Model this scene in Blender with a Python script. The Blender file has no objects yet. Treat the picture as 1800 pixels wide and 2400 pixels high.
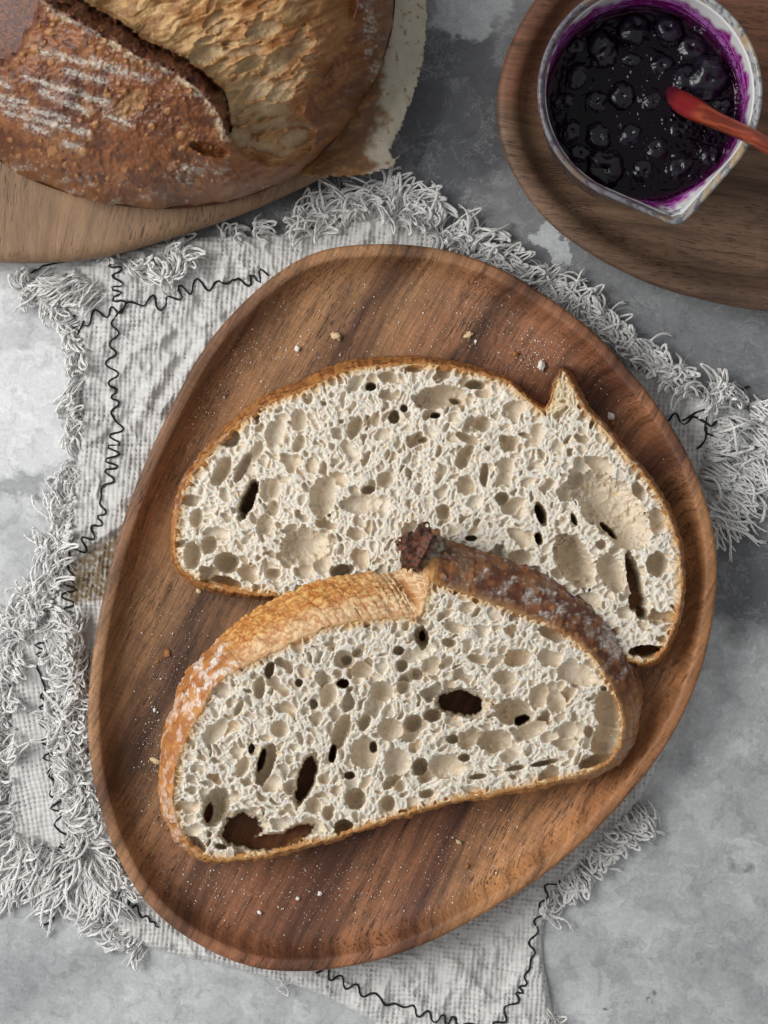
import bpy, math, random
import numpy as np
from mathutils import Vector

# ------------------------------------------------------------------ camera, light, exposure
S = 0.00015            # metres per photograph pixel on the table top
H = 0.80               # camera height
scene = bpy.context.scene
col = scene.collection

cam_d = bpy.data.cameras.new("camera")
cam = bpy.data.objects.new("camera", cam_d); col.objects.link(cam)
cam.location = (0, 0, H); cam.rotation_euler = (0, 0, 0)
cam_d.sensor_fit = 'VERTICAL'
cam_d.angle = 2 * math.atan(0.5 * 2400 * S / H)
cam_d.clip_start = 0.01; cam_d.clip_end = 50
scene.camera = cam

world = bpy.data.worlds.new("World"); scene.world = world; world.use_nodes = True
world.node_tree.nodes["Background"].inputs[0].default_value = (0.97, 0.985, 1.0, 1)
world.node_tree.nodes["Background"].inputs[1].default_value = 0.36

def area(name, loc, target, sx, sy, power, color):
    d = bpy.data.lights.new(name, 'AREA'); d.shape = 'RECTANGLE'
    d.size = sx; d.size_y = sy; d.energy = power; d.color = color
    o = bpy.data.objects.new(name, d); col.objects.link(o)
    o.location = loc
    o.rotation_euler = (Vector(target) - Vector(loc)).to_track_quat('-Z', 'Y').to_euler()
    return o
# one big soft window on the left, a little above the middle of the picture
area("window_light", (-1.15, 0.22, 1.05), (0.0, -0.03, 0.0), 0.95, 0.95, 26.0, (1.0, 0.985, 0.96))

vs = scene.view_settings
vs.view_transform = 'Standard'; vs.look = 'None'; vs.exposure = 0.0; vs.gamma = 1.0
scene.cycles.max_bounces = 8; scene.cycles.diffuse_bounces = 4; scene.cycles.glossy_bounces = 3
scene.cycles.transmission_bounces = 4; scene.cycles.use_denoising = True
scene.cycles.use_adaptive_sampling = True; scene.cycles.adaptive_threshold = 0.03

# ------------------------------------------------------------------ helpers
def at(px, py, z=0.0):
    k = S * (H - z) / H
    return ((px - 900) * k, (1200 - py) * k, z)
def atn(px, py, z):
    k = S * (H - z) / H
    return np.stack([(px - 900) * k, (1200 - py) * k, z + 0 * px], -1)

_tabs = {}
def vnoise(x, y, seed=0):
    t = _tabs.get(seed)
    if t is None:
        t = np.random.RandomState(seed + 11).rand(256, 256).astype(np.float32); _tabs[seed] = t
    xi = np.floor(x).astype(np.int64); yi = np.floor(y).astype(np.int64)
    fx = x - xi; fy = y - yi
    fx = fx * fx * fx * (fx * (fx * 6 - 15) + 10); fy = fy * fy * fy * (fy * (fy * 6 - 15) + 10)
    x0 = xi & 255; x1 = (xi + 1) & 255; y0 = yi & 255; y1 = (yi + 1) & 255
    return (t[y0, x0] * (1 - fx) + t[y0, x1] * fx) * (1 - fy) + (t[y1, x0] * (1 - fx) + t[y1, x1] * fx) * fy
def fbm(x, y, seed=0, octv=4, gain=0.5):
    a, s, tot = 1.0, 0.0, 0.0
    for i in range(octv):
        s = s + a * vnoise(x * 2.03 ** i + 17.3 * i, y * 2.03 ** i + 5.1 * i, seed + i); tot += a; a *= gain
    return s / tot
def sstep(a, b, x):
    t = np.clip((x - a) / (b - a), 0, 1); return t * t * (3 - 2 * t)
def mixc(a, b, t):
    return a * (1 - t[..., None]) + np.asarray(b, float) * t[..., None]
def lin(r, g, b):
    f = lambda c: (c / 255 / 12.92) if c <= 10 else ((c / 255 + 0.055) / 1.055) ** 2.4
    return (f(r), f(g), f(b))

def catmull(pts, n, closed=True):
    P = np.asarray(pts, float); m = len(P)
    if closed:
        t = np.linspace(0, m, n, endpoint=False); i = np.floor(t).astype(int); f = (t - i)[:, None]
        p0, p1, p2, p3 = P[(i - 1) % m], P[i % m], P[(i + 1) % m], P[(i + 2) % m]
    else:
        t = np.linspace(0, m - 1, n); i = np.minimum(np.floor(t).astype(int), m - 2); f = (t - i)[:, None]
        p0, p1, p2, p3 = P[np.maximum(i - 1, 0)], P[i], P[i + 1], P[np.minimum(i + 2, m - 1)]
    return 0.5 * (2 * p1 + (p2 - p0) * f + (2 * p0 - 5 * p1 + 4 * p2 - p3) * f ** 2 + (3 * p1 - p0 - 3 * p2 + p3) * f ** 3)
def resample(P, n, closed=True):
    P = np.asarray(P, float)
    Q = np.vstack([P, P[:1]]) if closed else P
    d = np.concatenate([[0], np.cumsum(np.linalg.norm(np.diff(Q, axis=0), axis=1))])
    t = np.linspace(0, d[-1], n, endpoint=not closed)
    return np.stack([np.interp(t, d, Q[:, k]) for k in range(Q.shape[1])], 1)
def sdf(poly, X, Y, closed=True):
    """distance to a polygon, negative inside"""
    P = np.asarray(poly, float); n = len(P)
    best = np.full(X.shape, 1e18); inside = np.zeros(X.shape, bool)
    for i in range(n if closed else n - 1):
        a = P[i]; b = P[(i + 1) % n]; e = b - a
        L = max(e @ e, 1e-9)
        t = np.clip(((X - a[0]) * e[0] + (Y - a[1]) * e[1]) / L, 0, 1)
        best = np.minimum(best, (X - a[0] - t * e[0]) ** 2 + (Y - a[1] - t * e[1]) ** 2)
        if closed and e[1] != 0:
            c = (a[1] > Y) != (b[1] > Y)
            inside ^= c & (X < e[0] * (Y - a[1]) / e[1] + a[0])
    d = np.sqrt(best)
    return np.where(inside, -d, d) if closed else d
def sdf_up(poly, xs, ys, k=4, closed=True):
    """sdf on a coarse grid, brought up to the full grid"""
    cs = (xs[-1] - xs[-2]) * k
    cx = np.arange(xs[0], xs[-1] + cs * 1.01, cs); cy = np.arange(ys[0], ys[-1] + cs * 1.01, cs)
    D = sdf(poly, *np.meshgrid(cx, cy), closed=closed)
    fx = np.clip((xs - cx[0]) / (cx[1] - cx[0]), 0, len(cx) - 1.001); fy = np.clip((ys - cy[0]) / (cy[1] - cy[0]), 0, len(cy) - 1.001)
    ix = fx.astype(int); iy = fy.astype(int); ax = (fx - ix)[None]; ay = (fy - iy)[:, None]
    g = lambda a, b: D[np.ix_(iy + a, ix + b)]
    return (g(0, 0) * (1 - ax) + g(0, 1) * ax) * (1 - ay) + (g(1, 0) * (1 - ax) + g(1, 1) * ax) * ay

def build(name, V, F, mat, parent=None, base=None, colors=None, smooth=True):
    """ONE mesh object from numpy arrays; F is (n,3) or (n,4), or a list of such arrays"""
    V = np.asarray(V, np.float64).reshape(-1, 3)
    Fs = [np.asarray(f, np.int64) for f in (F if isinstance(F, list) else [F]) if len(f)]
    used = np.zeros(len(V), bool)
    for f in Fs: used[f.ravel()] = True
    idx = np.cumsum(used) - 1
    V = V[used]
    if colors is not None: colors = np.asarray(colors).reshape(-1, 3)[used]
    if base is None and parent is None:
        base = (V[:, 0].mean(), V[:, 1].mean(), V[:, 2].min())
    if parent is not None: base = tuple(parent.location)
    V = V - np.asarray(base)
    me = bpy.data.meshes.new(name)
    me.vertices.add(len(V)); me.vertices.foreach_set("co", V.astype(np.float32).ravel())
    loops = np.concatenate([idx[f].ravel() for f in Fs]); tot = np.concatenate([np.full(len(f), f.shape[1]) for f in Fs])
    st = np.concatenate([[0], np.cumsum(tot)[:-1]])
    me.loops.add(len(loops)); me.loops.foreach_set("vertex_index", loops.astype(np.int32))
    me.polygons.add(len(tot)); me.polygons.foreach_set("loop_start", st.astype(np.int32)); me.polygons.foreach_set("loop_total", tot.astype(np.int32))
    if smooth: me.polygons.foreach_set("use_smooth", np.ones(len(tot), bool))
    if colors is not None:
        ca = me.color_attributes.new("col", 'FLOAT_COLOR', 'POINT')
        ca.data.foreach_set("color", np.concatenate([colors, np.ones((len(colors), 1))], 1).astype(np.float32).ravel())
    me.update(calc_edges=True); me.validate()
    me.materials.append(mat)
    o = bpy.data.objects.new(name, me); col.objects.link(o)
    if parent is not None: o.parent = parent
    else: o.location = base
    return o
def empty(name, loc):
    o = bpy.data.objects.new(name, None); col.objects.link(o); o.location = loc; o.empty_display_size = 0.01
    return o
def tag(o, label=None, cat=None, group=None, kind=None):
    if label: o["label"] = label
    if cat: o["category"] = cat
    if group: o["group"] = group
    if kind: o["kind"] = kind
    return o
def gfaces(ny, nx, wrapx=False):
    i = np.arange(ny - 1)[:, None]; j = np.arange(nx if wrapx else nx - 1)[None]
    j1 = (j + 1) % nx
    return np.stack([i * nx + j, (i + 1) * nx + j, (i + 1) * nx + j1, i * nx + j1], -1).reshape(-1, 4)
def tube(P, r, ns=6, taper=None):
    """tube along a polyline (world metres); returns V, F"""
    P = np.asarray(P, float); n = len(P)
    T = np.gradient(P, axis=0); T /= np.linalg.norm(T, axis=1)[:, None] + 1e-12
    up = np.array([0.0, 0, 1.0]); A = np.cross(T, up); la = np.linalg.norm(A, axis=1)[:, None]
    A = np.where(la < 1e-3, np.array([1.0, 0, 0]), A / (la + 1e-12)); B = np.cross(A, T)
    rr = np.full(n, r) if taper is None else r * taper
    th = np.linspace(0, 2 * np.pi, ns, endpoint=False)
    V = P[:, None] + rr[:, None, None] * (np.cos(th)[None, :, None] * A[:, None] + np.sin(th)[None, :, None] * B[:, None])
    F = gfaces(n, ns, True)
    V = V.reshape(-1, 3)
    c0 = len(V); V = np.vstack([V, P[0], P[-1]])
    j = np.arange(ns)
    e0 = np.stack([np.full(ns, c0), j, (j + 1) % ns], 1)
    e1 = np.stack([np.full(ns, c0 + 1), (n - 1) * ns + (j + 1) % ns, (n - 1) * ns + j], 1)
    return V, F, np.vstack([e0, e1])
class Bag:
    """collects pieces of one part"""
    def __init__(s): s.V = []; s.Q = []; s.T = []; s.C = []; s.n = 0
    def add(s, V, Q=None, T=None, c=None):
        if Q is not None and len(Q): s.Q.append(np.asarray(Q) + s.n)
        if T is not None and len(T): s.T.append(np.asarray(T) + s.n)
        s.V.append(V); s.n += len(V)
        s.C.append(np.broadcast_to(np.asarray(c if c is not None else (1, 1, 1), float), (len(V), 3)))
    def done(s, name, mat, parent=None, **k):
        F = []
        if s.Q: F.append(np.vstack(s.Q))
        if s.T: F.append(np.vstack(s.T))
        return build(name, np.vstack(s.V), F, mat, parent, colors=np.vstack(s.C), **k)

# ------------------------------------------------------------------ materials
class NT:
    def __init__(s, name):
        s.m = bpy.data.materials.new(name); s.m.use_nodes = True; s.t = s.m.node_tree
        s.b = s.t.nodes["Principled BSDF"]
    def n(s, typ, **kw):
        nd = s.t.nodes.new(typ)
        for k, v in kw.items(): setattr(nd, k, v)
        return nd
    def put(s, sock, v):
        if isinstance(v, bpy.types.NodeSocket): s.t.links.new(v, sock)
        elif v is not None: sock.default_value = v
    def math(s, op, a, b=None, c=None, clamp=False):
        nd = s.n('ShaderNodeMath', operation=op, use_clamp=clamp)
        s.put(nd.inputs[0], a); s.put(nd.inputs[1], b); s.put(nd.inputs[2], c)
        return nd.outputs[0]
    def vmul(s, v, k):
        nd = s.n('ShaderNodeVectorMath', operation='MULTIPLY'); s.put(nd.inputs[0], v); s.put(nd.inputs[1], k); return nd.outputs[0]
    def vadd(s, v, k):
        nd = s.n('ShaderNodeVectorMath', operation='ADD'); s.put(nd.inputs[0], v); s.put(nd.inputs[1], k); return nd.outputs[0]
    def noise(s, vec, scale=1.0, detail=4.0, rough=0.5, color=False, dist=0.0):
        nd = s.n('ShaderNodeTexNoise'); s.put(nd.inputs['Vector'], vec)
        nd.inputs['Scale'].default_value = scale; nd.inputs['Detail'].default_value = detail
        nd.inputs['Roughness'].default_value = rough; nd.inputs['Distortion'].default_value = dist
        return nd.outputs['Color' if color else 'Fac']
    def ramp(s, fac, stops, interp='LINEAR'):
        nd = s.n('ShaderNodeValToRGB'); nd.color_ramp.interpolation = interp
        el = nd.color_ramp.elements
        while len(el) < len(stops): el.new(0.5)
        for e, (p, c) in zip(el, stops):
            e.position = p; e.color = (c, c, c, 1) if isinstance(c, (int, float)) else (*c, 1)
        s.put(nd.inputs[0], fac); return nd.outputs[0]
    def mix(s, fac, a, b, mode='MIX'):
        nd = s.n('ShaderNodeMix', data_type='RGBA', blend_type=mode)
        s.put(nd.inputs[0], fac)
        s.put(nd.inputs[6], (*a, 1) if isinstance(a, tuple) else a); s.put(nd.inputs[7], (*b, 1) if isinstance(b, tuple) else b)
        return nd.outputs[2]
    def pos(s):       # photograph pixels on the table
        nd = s.n('ShaderNodeNewGeometry'); return s.vmul(nd.outputs['Position'], (1 / S, 1 / S, 1 / S))
    def rot(s, v, deg):
        nd = s.n('ShaderNodeVectorRotate', rotation_type='Z_AXIS'); s.put(nd.inputs['Vector'], v); nd.inputs['Angle'].default_value = math.radians(deg); return nd.outputs[0]
    def sep(s, v):
        nd = s.n('ShaderNodeSeparateXYZ'); s.put(nd.inputs[0], v); return nd.outputs
    def comb(s, x, y, z=0.0):
        nd = s.n('ShaderNodeCombineXYZ'); s.put(nd.inputs[0], x); s.put(nd.inputs[1], y); s.put(nd.inputs[2], z); return nd.outputs[0]
    def bump(s, h, strength=0.3, dist=0.0003, normal=None):
        nd = s.n('ShaderNodeBump'); nd.inputs['Strength'].default_value = strength; nd.inputs['Distance'].default_value = dist
        s.put(nd.inputs['Height'], h)
        if normal is not None: s.put(nd.inputs['Normal'], normal)
        return nd.outputs[0]
    def out(s, color=None, rough=None, normal=None, **kw):
        s.put(s.b.inputs['Base Color'], (*color, 1) if isinstance(color, tuple) else color)
        s.put(s.b.inputs['Roughness'], rough); s.put(s.b.inputs['Normal'], normal)
        for k, v in kw.items(): s.put(s.b.inputs[k.replace('_', ' ')], v)
        return s.m

def mat_attr(name, rough=0.6, var=0.12, vscale=0.05, bump=0.2, bscale=0.15, sss=0.0, sss_r=(1, .6, .35), sss_s=0.002, spec=0.3, bd=0.0003, **kw):
    t = NT(name); a = t.n('ShaderNodeAttribute', attribute_name="col"); P = t.pos()
    n = t.noise(P, vscale, 5, 0.6)
    k = t.math('MULTIPLY_ADD', n, 2 * var, 1 - var)
    c = t.vmul(a.outputs['Color'], t.comb(k, k, k))
    nm = t.bump(t.noise(P, bscale, 4, 0.6), bump, bd) if bump else None
    m = t.out(c, rough, nm, Specular_IOR_Level=spec, **kw)
    if sss:
        t.b.inputs['Subsurface Weight'].default_value = sss; t.b.inputs['Subsurface Radius'].default_value = sss_r
        t.b.inputs['Subsurface Scale'].default_value = sss_s
    return m

def wood(name, deg, stops, v0, v1, pore=0.55, fine=1.0, rough=0.5, spec=0.3, warp=60.0, streak=0.55, cross=0.0, dark=(0.03, 0.016, 0.01)):
    """grain runs along deg (from the picture's x axis, counter-clockwise); stops = tones across the grain"""
    t = NT(name); P = t.rot(t.pos(), -deg)
    w1 = t.noise(t.vmul(P, (0.0011, 0.003, 0.003)), 1, 2)
    dv = t.math('MULTIPLY_ADD', w1, warp * 2, -warp)
    x, y, z = t.sep(P)[:3]
    v = t.math('ADD', y, dv); v = t.math('ADD', v, t.math('MULTIPLY', z, 0.3))
    fac = t.math('DIVIDE', t.math('SUBTRACT', v, v0), v1 - v0)
    jit = t.noise(t.comb(t.math('MULTIPLY', x, 0.003), t.math('MULTIPLY', v, 0.02)), 1, 5, 0.65)
    fac = t.math('ADD', fac, t.math('MULTIPLY_ADD', jit, 0.13, -0.065))
    base = t.ramp(fac, stops)
    st = t.noise(t.comb(t.math('MULTIPLY', x, 0.0035), t.math('MULTIPLY', v, 0.045 * fine), 3.0), 1, 6, 0.62)
    st = t.ramp(st, [(0.28, 1 - streak), (0.5, 0.95), (0.72, 1 + 0.5 * streak)])
    c = t.mix(1.0, base, st, 'MULTIPLY')
    fb = t.noise(t.comb(t.math('MULTIPLY', x, 0.02), t.math('MULTIPLY', v, 0.5 * fine), t.math('MULTIPLY', z, .02)), 1, 4, 0.6)
    c = t.mix(1.0, c, t.ramp(fb, [(0.3, 0.78), (0.7, 1.16)]), 'MULTIPLY')
    blot = t.noise(t.vmul(P, (0.006, 0.012, 0.01)), 1, 4, 0.6)
    c = t.mix(1.0, c, t.ramp(blot, [(0.3, (0.80, 0.78, 0.78)), (0.7, (1.16, 1.12, 1.06))]), 'MULTIPLY')
    dl = t.noise(t.comb(t.math('MULTIPLY', x, 0.0022), t.math('MULTIPLY', v, 0.085 * fine), 6.0), 1, 5, 0.6)
    c = t.mix(t.math('MULTIPLY', t.ramp(dl, [(0.57, 0.0), (0.68, 1.0)]), streak), c, t.mix(1.0, c, (0.42, 0.36, 0.36), 'MULTIPLY'))
    if cross:
        cr = t.noise(t.comb(t.math('MULTIPLY', x, 0.22), t.math('MULTIPLY', v, 0.02), 9.0), 1, 3, 0.6)
        c = t.mix(1.0, c, t.ramp(cr, [(0.35, 1 - cross), (0.65, 1 + cross)]), 'MULTIPLY')
    po = t.noise(t.comb(t.math('MULTIPLY', x, 0.035), t.math('MULTIPLY', v, 0.30 * fine), t.math('MULTIPLY', z, .1)), 1, 2, 0.5)
    gate = t.noise(t.vmul(P, (0.004, 0.010, 0.01)), 1, 2)
    pm = t.math('MULTIPLY', t.ramp(po, [(0.555, 0.0), (0.64, 1.0)]), t.ramp(gate, [(0.38, 0.15), (0.6, 1.0)]))
    c = t.mix(t.math('MULTIPLY', pm, pore), c, dark)
    hgt = t.math('SUBTRACT', t.math('MULTIPLY', fb, 0.5), pm)
    return t.out(c, t.math('MULTIPLY_ADD', fb, 0.25, rough - 0.12), t.bump(hgt, 0.35, 0.00025), Specular_IOR_Level=spec)

# ------------------------------------------------------------------ table top
def table_material():
    t = NT("grey_plaster"); P = t.pos()
    d1 = t.noise(t.vmul(P, (.012, .012, .012)), 1, 6, 0.65, color=True)
    W = t.vadd(P, t.vmul(t.vadd(d1, (-.5, -.5, -.5)), (190, 190, 0)))
    big = t.noise(t.vmul(P, (.0022, .0022, 0)), 1, 5, 0.6)
    mid = t.noise(t.vmul(W, (.009, .009, 0)), 1, 7, 0.65)
    fin = t.noise(t.vmul(P, (.11, .11, 0)), 1, 5, 0.7)
    c = t.ramp(mid, [(0.25, lin(158, 160, 162)), (0.48, lin(188, 190, 191)), (0.62, lin(202, 204, 205)), (0.8, lin(216, 218, 218))])
    c = t.mix(1.0, c, t.ramp(big, [(0.3, 0.80), (0.7, 1.14)]), 'MULTIPLY')
    def blob(cx, cy, rx, ry, deg, lo, hi):
        v = t.vadd(W, (-(cx - 900), -(1200 - cy), 0)); v = t.rot(v, -deg); v = t.vmul(v, (1 / rx, 1 / ry, 0))
        nd = t.n('ShaderNodeVectorMath', operation='LENGTH'); t.put(nd.inputs[0], v)
        return t.ramp(t.math('MULTIPLY', nd.outputs['Value'], 0.5), [(lo / 2, 1.0), (hi / 2, 0.0)])
    # darker skim coat over the far right with painted plate shadow, pale scrapes where it has come away
    for (cx, cy, rx, ry, dg, lo, hi, tone, k) in (
        (1400, 420, 1000, 620, -25, 0.75, 1.1, lin(116, 118, 121), 0.80),
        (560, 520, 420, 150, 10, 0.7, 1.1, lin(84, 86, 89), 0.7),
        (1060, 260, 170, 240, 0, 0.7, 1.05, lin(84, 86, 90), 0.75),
        (1740, 1330, 150, 190, 20, 0.6, 1.1, lin(84, 86, 89), 0.85),  # partly the plate's cast shadow, painted into the plaster colour
        (1090, 25, 120, 70, 20, 0.75, 0.95, lin(176, 179, 181), 0.8),
        (1297, 570, 66, 34, -55, 0.85, 0.97, lin(200, 203, 206), 0.92),
        (1305, 600, 30, 50, 0, 0.85, 0.97, lin(200, 203, 206), 0.9),
        (60, 900, 110, 100, -30, 0.8, 1.0, lin(208, 210, 211), 0.8),
        (30, 1010, 90, 120, 10, 0.8, 1.0, lin(208, 210, 211), 0.7),
        (40, 1150, 70, 30, 30, 0.6, 1.1, lin(140, 142, 144), 0.8),
        (60, 2280, 220, 120, 0, 0.4, 1.2, lin(140, 142, 145), 0.6),
        (1735, 2035, 17, 17, 0, 0.3, 1.2, lin(120, 122, 124), 0.8),
        (1420, 2352, 9, 9, 0, 0.5, 1.2, lin(95, 97, 99), 0.9),
        (1515, 2350, 7, 7, 0, 0.5, 1.2, lin(120, 122, 124), 0.9)):
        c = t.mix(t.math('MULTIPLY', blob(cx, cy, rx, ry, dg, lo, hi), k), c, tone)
    # thin veins and pin specks
    vn = t.noise(t.vmul(W, (.0035, .0035, 0)), 1, 5, 0.6)
    vein = t.ramp(t.math('ABSOLUTE', t.math('SUBTRACT', vn, 0.5)), [(0.0, 1.0), (0.008, 0.0)])
    c = t.mix(t.math('MULTIPLY', vein, 0.28), c, lin(105, 107, 109))
    vn2 = t.noise(t.vmul(W, (.006, .006, 2.0)), 1, 6, 0.65)
    sc = t.ramp(t.math('ABSOLUTE', t.math('SUBTRACT', vn2, 0.5)), [(0.0, 1.0), (0.015, 0.0)])
    c = t.mix(t.math('MULTIPLY', sc, 0.22), c, lin(215, 217, 218))
    spk = t.noise(t.vmul(P, (.07, .07, 5.0)), 1, 3, 0.6)
    c = t.mix(t.math('MULTIPLY', t.ramp(spk, [(0.70, 0.0), (0.76, 1.0)]), 0.4), c, lin(95, 97, 99))
    c = t.mix(1.0, c, t.ramp(fin, [(0.25, 0.86), (0.75, 1.12)]), 'MULTIPLY')
    hard = t.noise(t.vmul(W, (.03, .03, 4.0)), 1, 8, 0.72)
    c = t.mix(1.0, c, t.ramp(hard, [(0.36, 0.76), (0.45, 0.95), (0.56, 1.03), (0.66, 1.18)]), 'MULTIPLY')
    pit = t.noise(t.vmul(P, (.16, .16, 8.0)), 1, 2, 0.5); pm = t.ramp(pit, [(0.70, 0.0), (0.75, 1.0)])
    c = t.mix(t.math('MULTIPLY', pm, 0.45), c, lin(88, 90, 92))
    for sd_, dg in ((11.0, 24), (17.0, -58), (23.0, 80)):
        q = t.rot(P, dg); sn = t.noise(t.vadd(t.vmul(q, (.0016, .045, 0)), (sd_, sd_, 0)), 1, 3, 0.6)
        line = t.ramp(t.math('ABSOLUTE', t.math('SUBTRACT', sn, 0.5)), [(0.0, 1.0), (0.006, 0.0)])
        gt = t.ramp(t.noise(t.vadd(t.vmul(P, (.006, .006, 0)), (sd_, 0, 0)), 1, 3), [(0.56, 0.0), (0.66, 1.0)])
        c = t.mix(t.math('MULTIPLY', t.math('MULTIPLY', line, gt), 0.35), c, lin(214, 216, 217))
    h = t.math('ADD', t.math('MULTIPLY', fin, 0.6), t.math('SUBTRACT', mid, pm))
    return t.out(c, 0.62, t.bump(h, 0.22, 0.0005), Specular_IOR_Level=0.3)
tv = np.array([[-.6, -.6, 0], [.6, -.6, 0], [.6, .6, 0], [-.6, .6, 0], [-.6, -.6, -.03], [.6, -.6, -.03], [.6, .6, -.03], [-.6, .6, -.03]])
tf = np.array([[0, 1, 2, 3], [7, 6, 5, 4], [0, 4, 5, 1], [1, 5, 6, 2], [2, 6, 7, 3], [3, 7, 4, 0]])
tb = build("table_top", tv, tf, table_material(), base=(0, 0, 0), smooth=False)
tag(tb, "grey mottled plaster table top under everything", None, kind="structure")

# ------------------------------------------------------------------ plate outline (needed by the napkin too)
PLATE = catmull(np.array([(830, 527), (700, 540), (600, 590), (500, 680), (430, 770), (370, 880), (310, 1010), (265, 1130), (225, 1280), (200, 1420), (190, 1530),
    (195, 1640), (215, 1740), (250, 1840), (305, 1935), (380, 2008), (480, 2066), (580, 2095), (700, 2095), (830, 2070), (960, 2020), (1100, 1940), (1200, 1870),
    (1300, 1780), (1400, 1665), (1470, 1555), (1520, 1430), (1545, 1300), (1548, 1200), (1530, 1100), (1490, 990), (1430, 890), (1360, 800), (1280, 715),
    (1180, 640), (1080, 580), (960, 540)], float) * 1.085, 360)
PLATE = resample(PLATE, 360)
def inset(P, d):
    T = np.roll(P, -3, 0) - np.roll(P, 3, 0); T /= np.linalg.norm(T, axis=1)[:, None]
    N = np.stack([T[:, 1], -T[:, 0]], 1)
    c = P.mean(0)
    if ((c - P) * N).sum() < 0: N = -N
    d = np.asarray(d); return P + N * (d if d.ndim == 0 else d[:, None])

# ------------------------------------------------------------------ napkin
LINEN = (0.60, 0.595, 0.58)
m_linen = mat_attr("natural_linen", rough=0.9, var=0.10, vscale=0.02, bump=0.5, bscale=0.5, spec=0.1, bd=0.0002)
m_yarn = mat_attr("cotton_yarn", rough=0.95, var=0.10, vscale=0.25, bump=0.7, bscale=0.45, spec=0.05, bd=0.0003, sss=0.25, sss_r=(1, .95, .9), sss_s=0.0008)
m_black = mat_attr("black_sewing_thread", rough=0.7, var=0.2, vscale=0.4, bump=0.5, bscale=0.6)
SHEET = resample(catmull([(60, 668), (120, 700), (160, 728), (182, 800), (188, 950), (175, 1100), (150, 1250), (125, 1400), (95, 1500), (90, 1700), (120, 1900), (200, 2080), (285, 2190),
    (390, 2232), (500, 2258), (620, 2290), (760, 2335), (880, 2400), (950, 2450), (1120, 2470), (1290, 2450), (1288, 2330), (1272, 2240), (1280, 2150), (1330, 2060),
    (1470, 1920), (1560, 1740), (1610, 1500), (1640, 1300), (1690, 1170), (1745, 1060), (1765, 970), (1640, 925), (1560, 892), (1480, 845), (1400, 785), (1290, 700),
    (1180, 640), (1050, 560), (960, 505), (870, 478), (810, 505), (730, 540), (600, 552), (430, 558), (300, 588), (180, 622)], 300), 300)
STRIP = resample(catmull([(50, 1455), (90, 1432), (118, 1450), (122, 1560), (122, 1700), (134, 1820), (160, 1920), (205, 2000), (200, 2050), (110, 2024), (30, 1995), (18, 1800), (26, 1620)], 200), 200)
GAP = [(166, 1318), (292, 1240), (300, 1330), (250, 1405), (158, 1418)]

def weave(u, v, p, seed):
    u = u + 10 * (fbm(u / 60, v / 60, seed, 3) - .5); v = v + 10 * (fbm(u / 60, v / 60, seed + 7, 3) - .5)
    iu = np.floor(u / p); iv = np.floor(v / p); fu = u / p - iu - .5; fv = v / p - iv - .5
    wu = 0.64 + 0.42 * vnoise(iu * 0.71, v / 45, seed + 3); wv = 0.64 + 0.42 * vnoise(u / 45, iv * 0.71, seed + 4)
    pu = np.sqrt(np.clip(1 - (2 * fu / wu) ** 2, 0, 1)); pv = np.sqrt(np.clip(1 - (2 * fv / wv) ** 2, 0, 1))
    up = .55 * np.sin(np.pi * v / p + np.pi * iu); uf = -.55 * np.sin(np.pi * u / p + np.pi * iv)
    h = np.maximum(np.where(pu > 0, up + .75 * pu, -1), np.where(pv > 0, uf + .75 * pv, -1)) * .6 + .1
    tone = vnoise(iu * 3.3 + .5, iv * 3.3 + .5, seed + 5)
    return h, tone
def sheet_z(X, Y):
    z = 1.8 + 4.4 * (fbm(X / 170, Y / 140, 41, 3) - .35) + 3.0 * (np.abs(fbm(X / 70 + Y / 160, Y / 75 - X / 150, 45, 3) - .5) * -4 + 1) * .6
    # a few real creases seen left of the plate
    for (ax, ay, bx, by, w, h) in ((330, 960, 400, 840, 16, 2.6), (260, 1010, 340, 940, 12, -1.6), (430, 880, 480, 800, 14, 1.8), (300, 830, 400, 780, 12, 1.6),
                                   (250, 1010, 200, 1040, 10, 1.5), (900, 2250, 1020, 2400, 30, 1.8), (1000, 2210, 1120, 2330, 26, 2.0), (1100, 2190, 1180, 2280, 22, -1.4), (250, 760, 330, 745, 14, 1.6)):
        e = np.array([bx - ax, by - ay], float); L = e @ e
        t = np.clip(((X - ax) * e[0] + (Y - ay) * e[1]) / L, 0, 1)
        d2 = (X - ax - t * e[0]) ** 2 + (Y - ay - t * e[1]) ** 2
        z = z + h * np.exp(-d2 / (w * w))
    # fold lip above the gap
    e = (X - 165) * (-78) + (Y - 1318) * (-127); e = e / math.hypot(78, 127)       # + above the lip line
    z = z + 3.2 * sstep(-3, 14, e) * np.exp(-((np.maximum(e, 0)) / 120) ** 2) * np.exp(-((X - 230) / 120) ** 2)
    return np.clip(z, 0.9, 7.5)
NZ = {}
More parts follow.
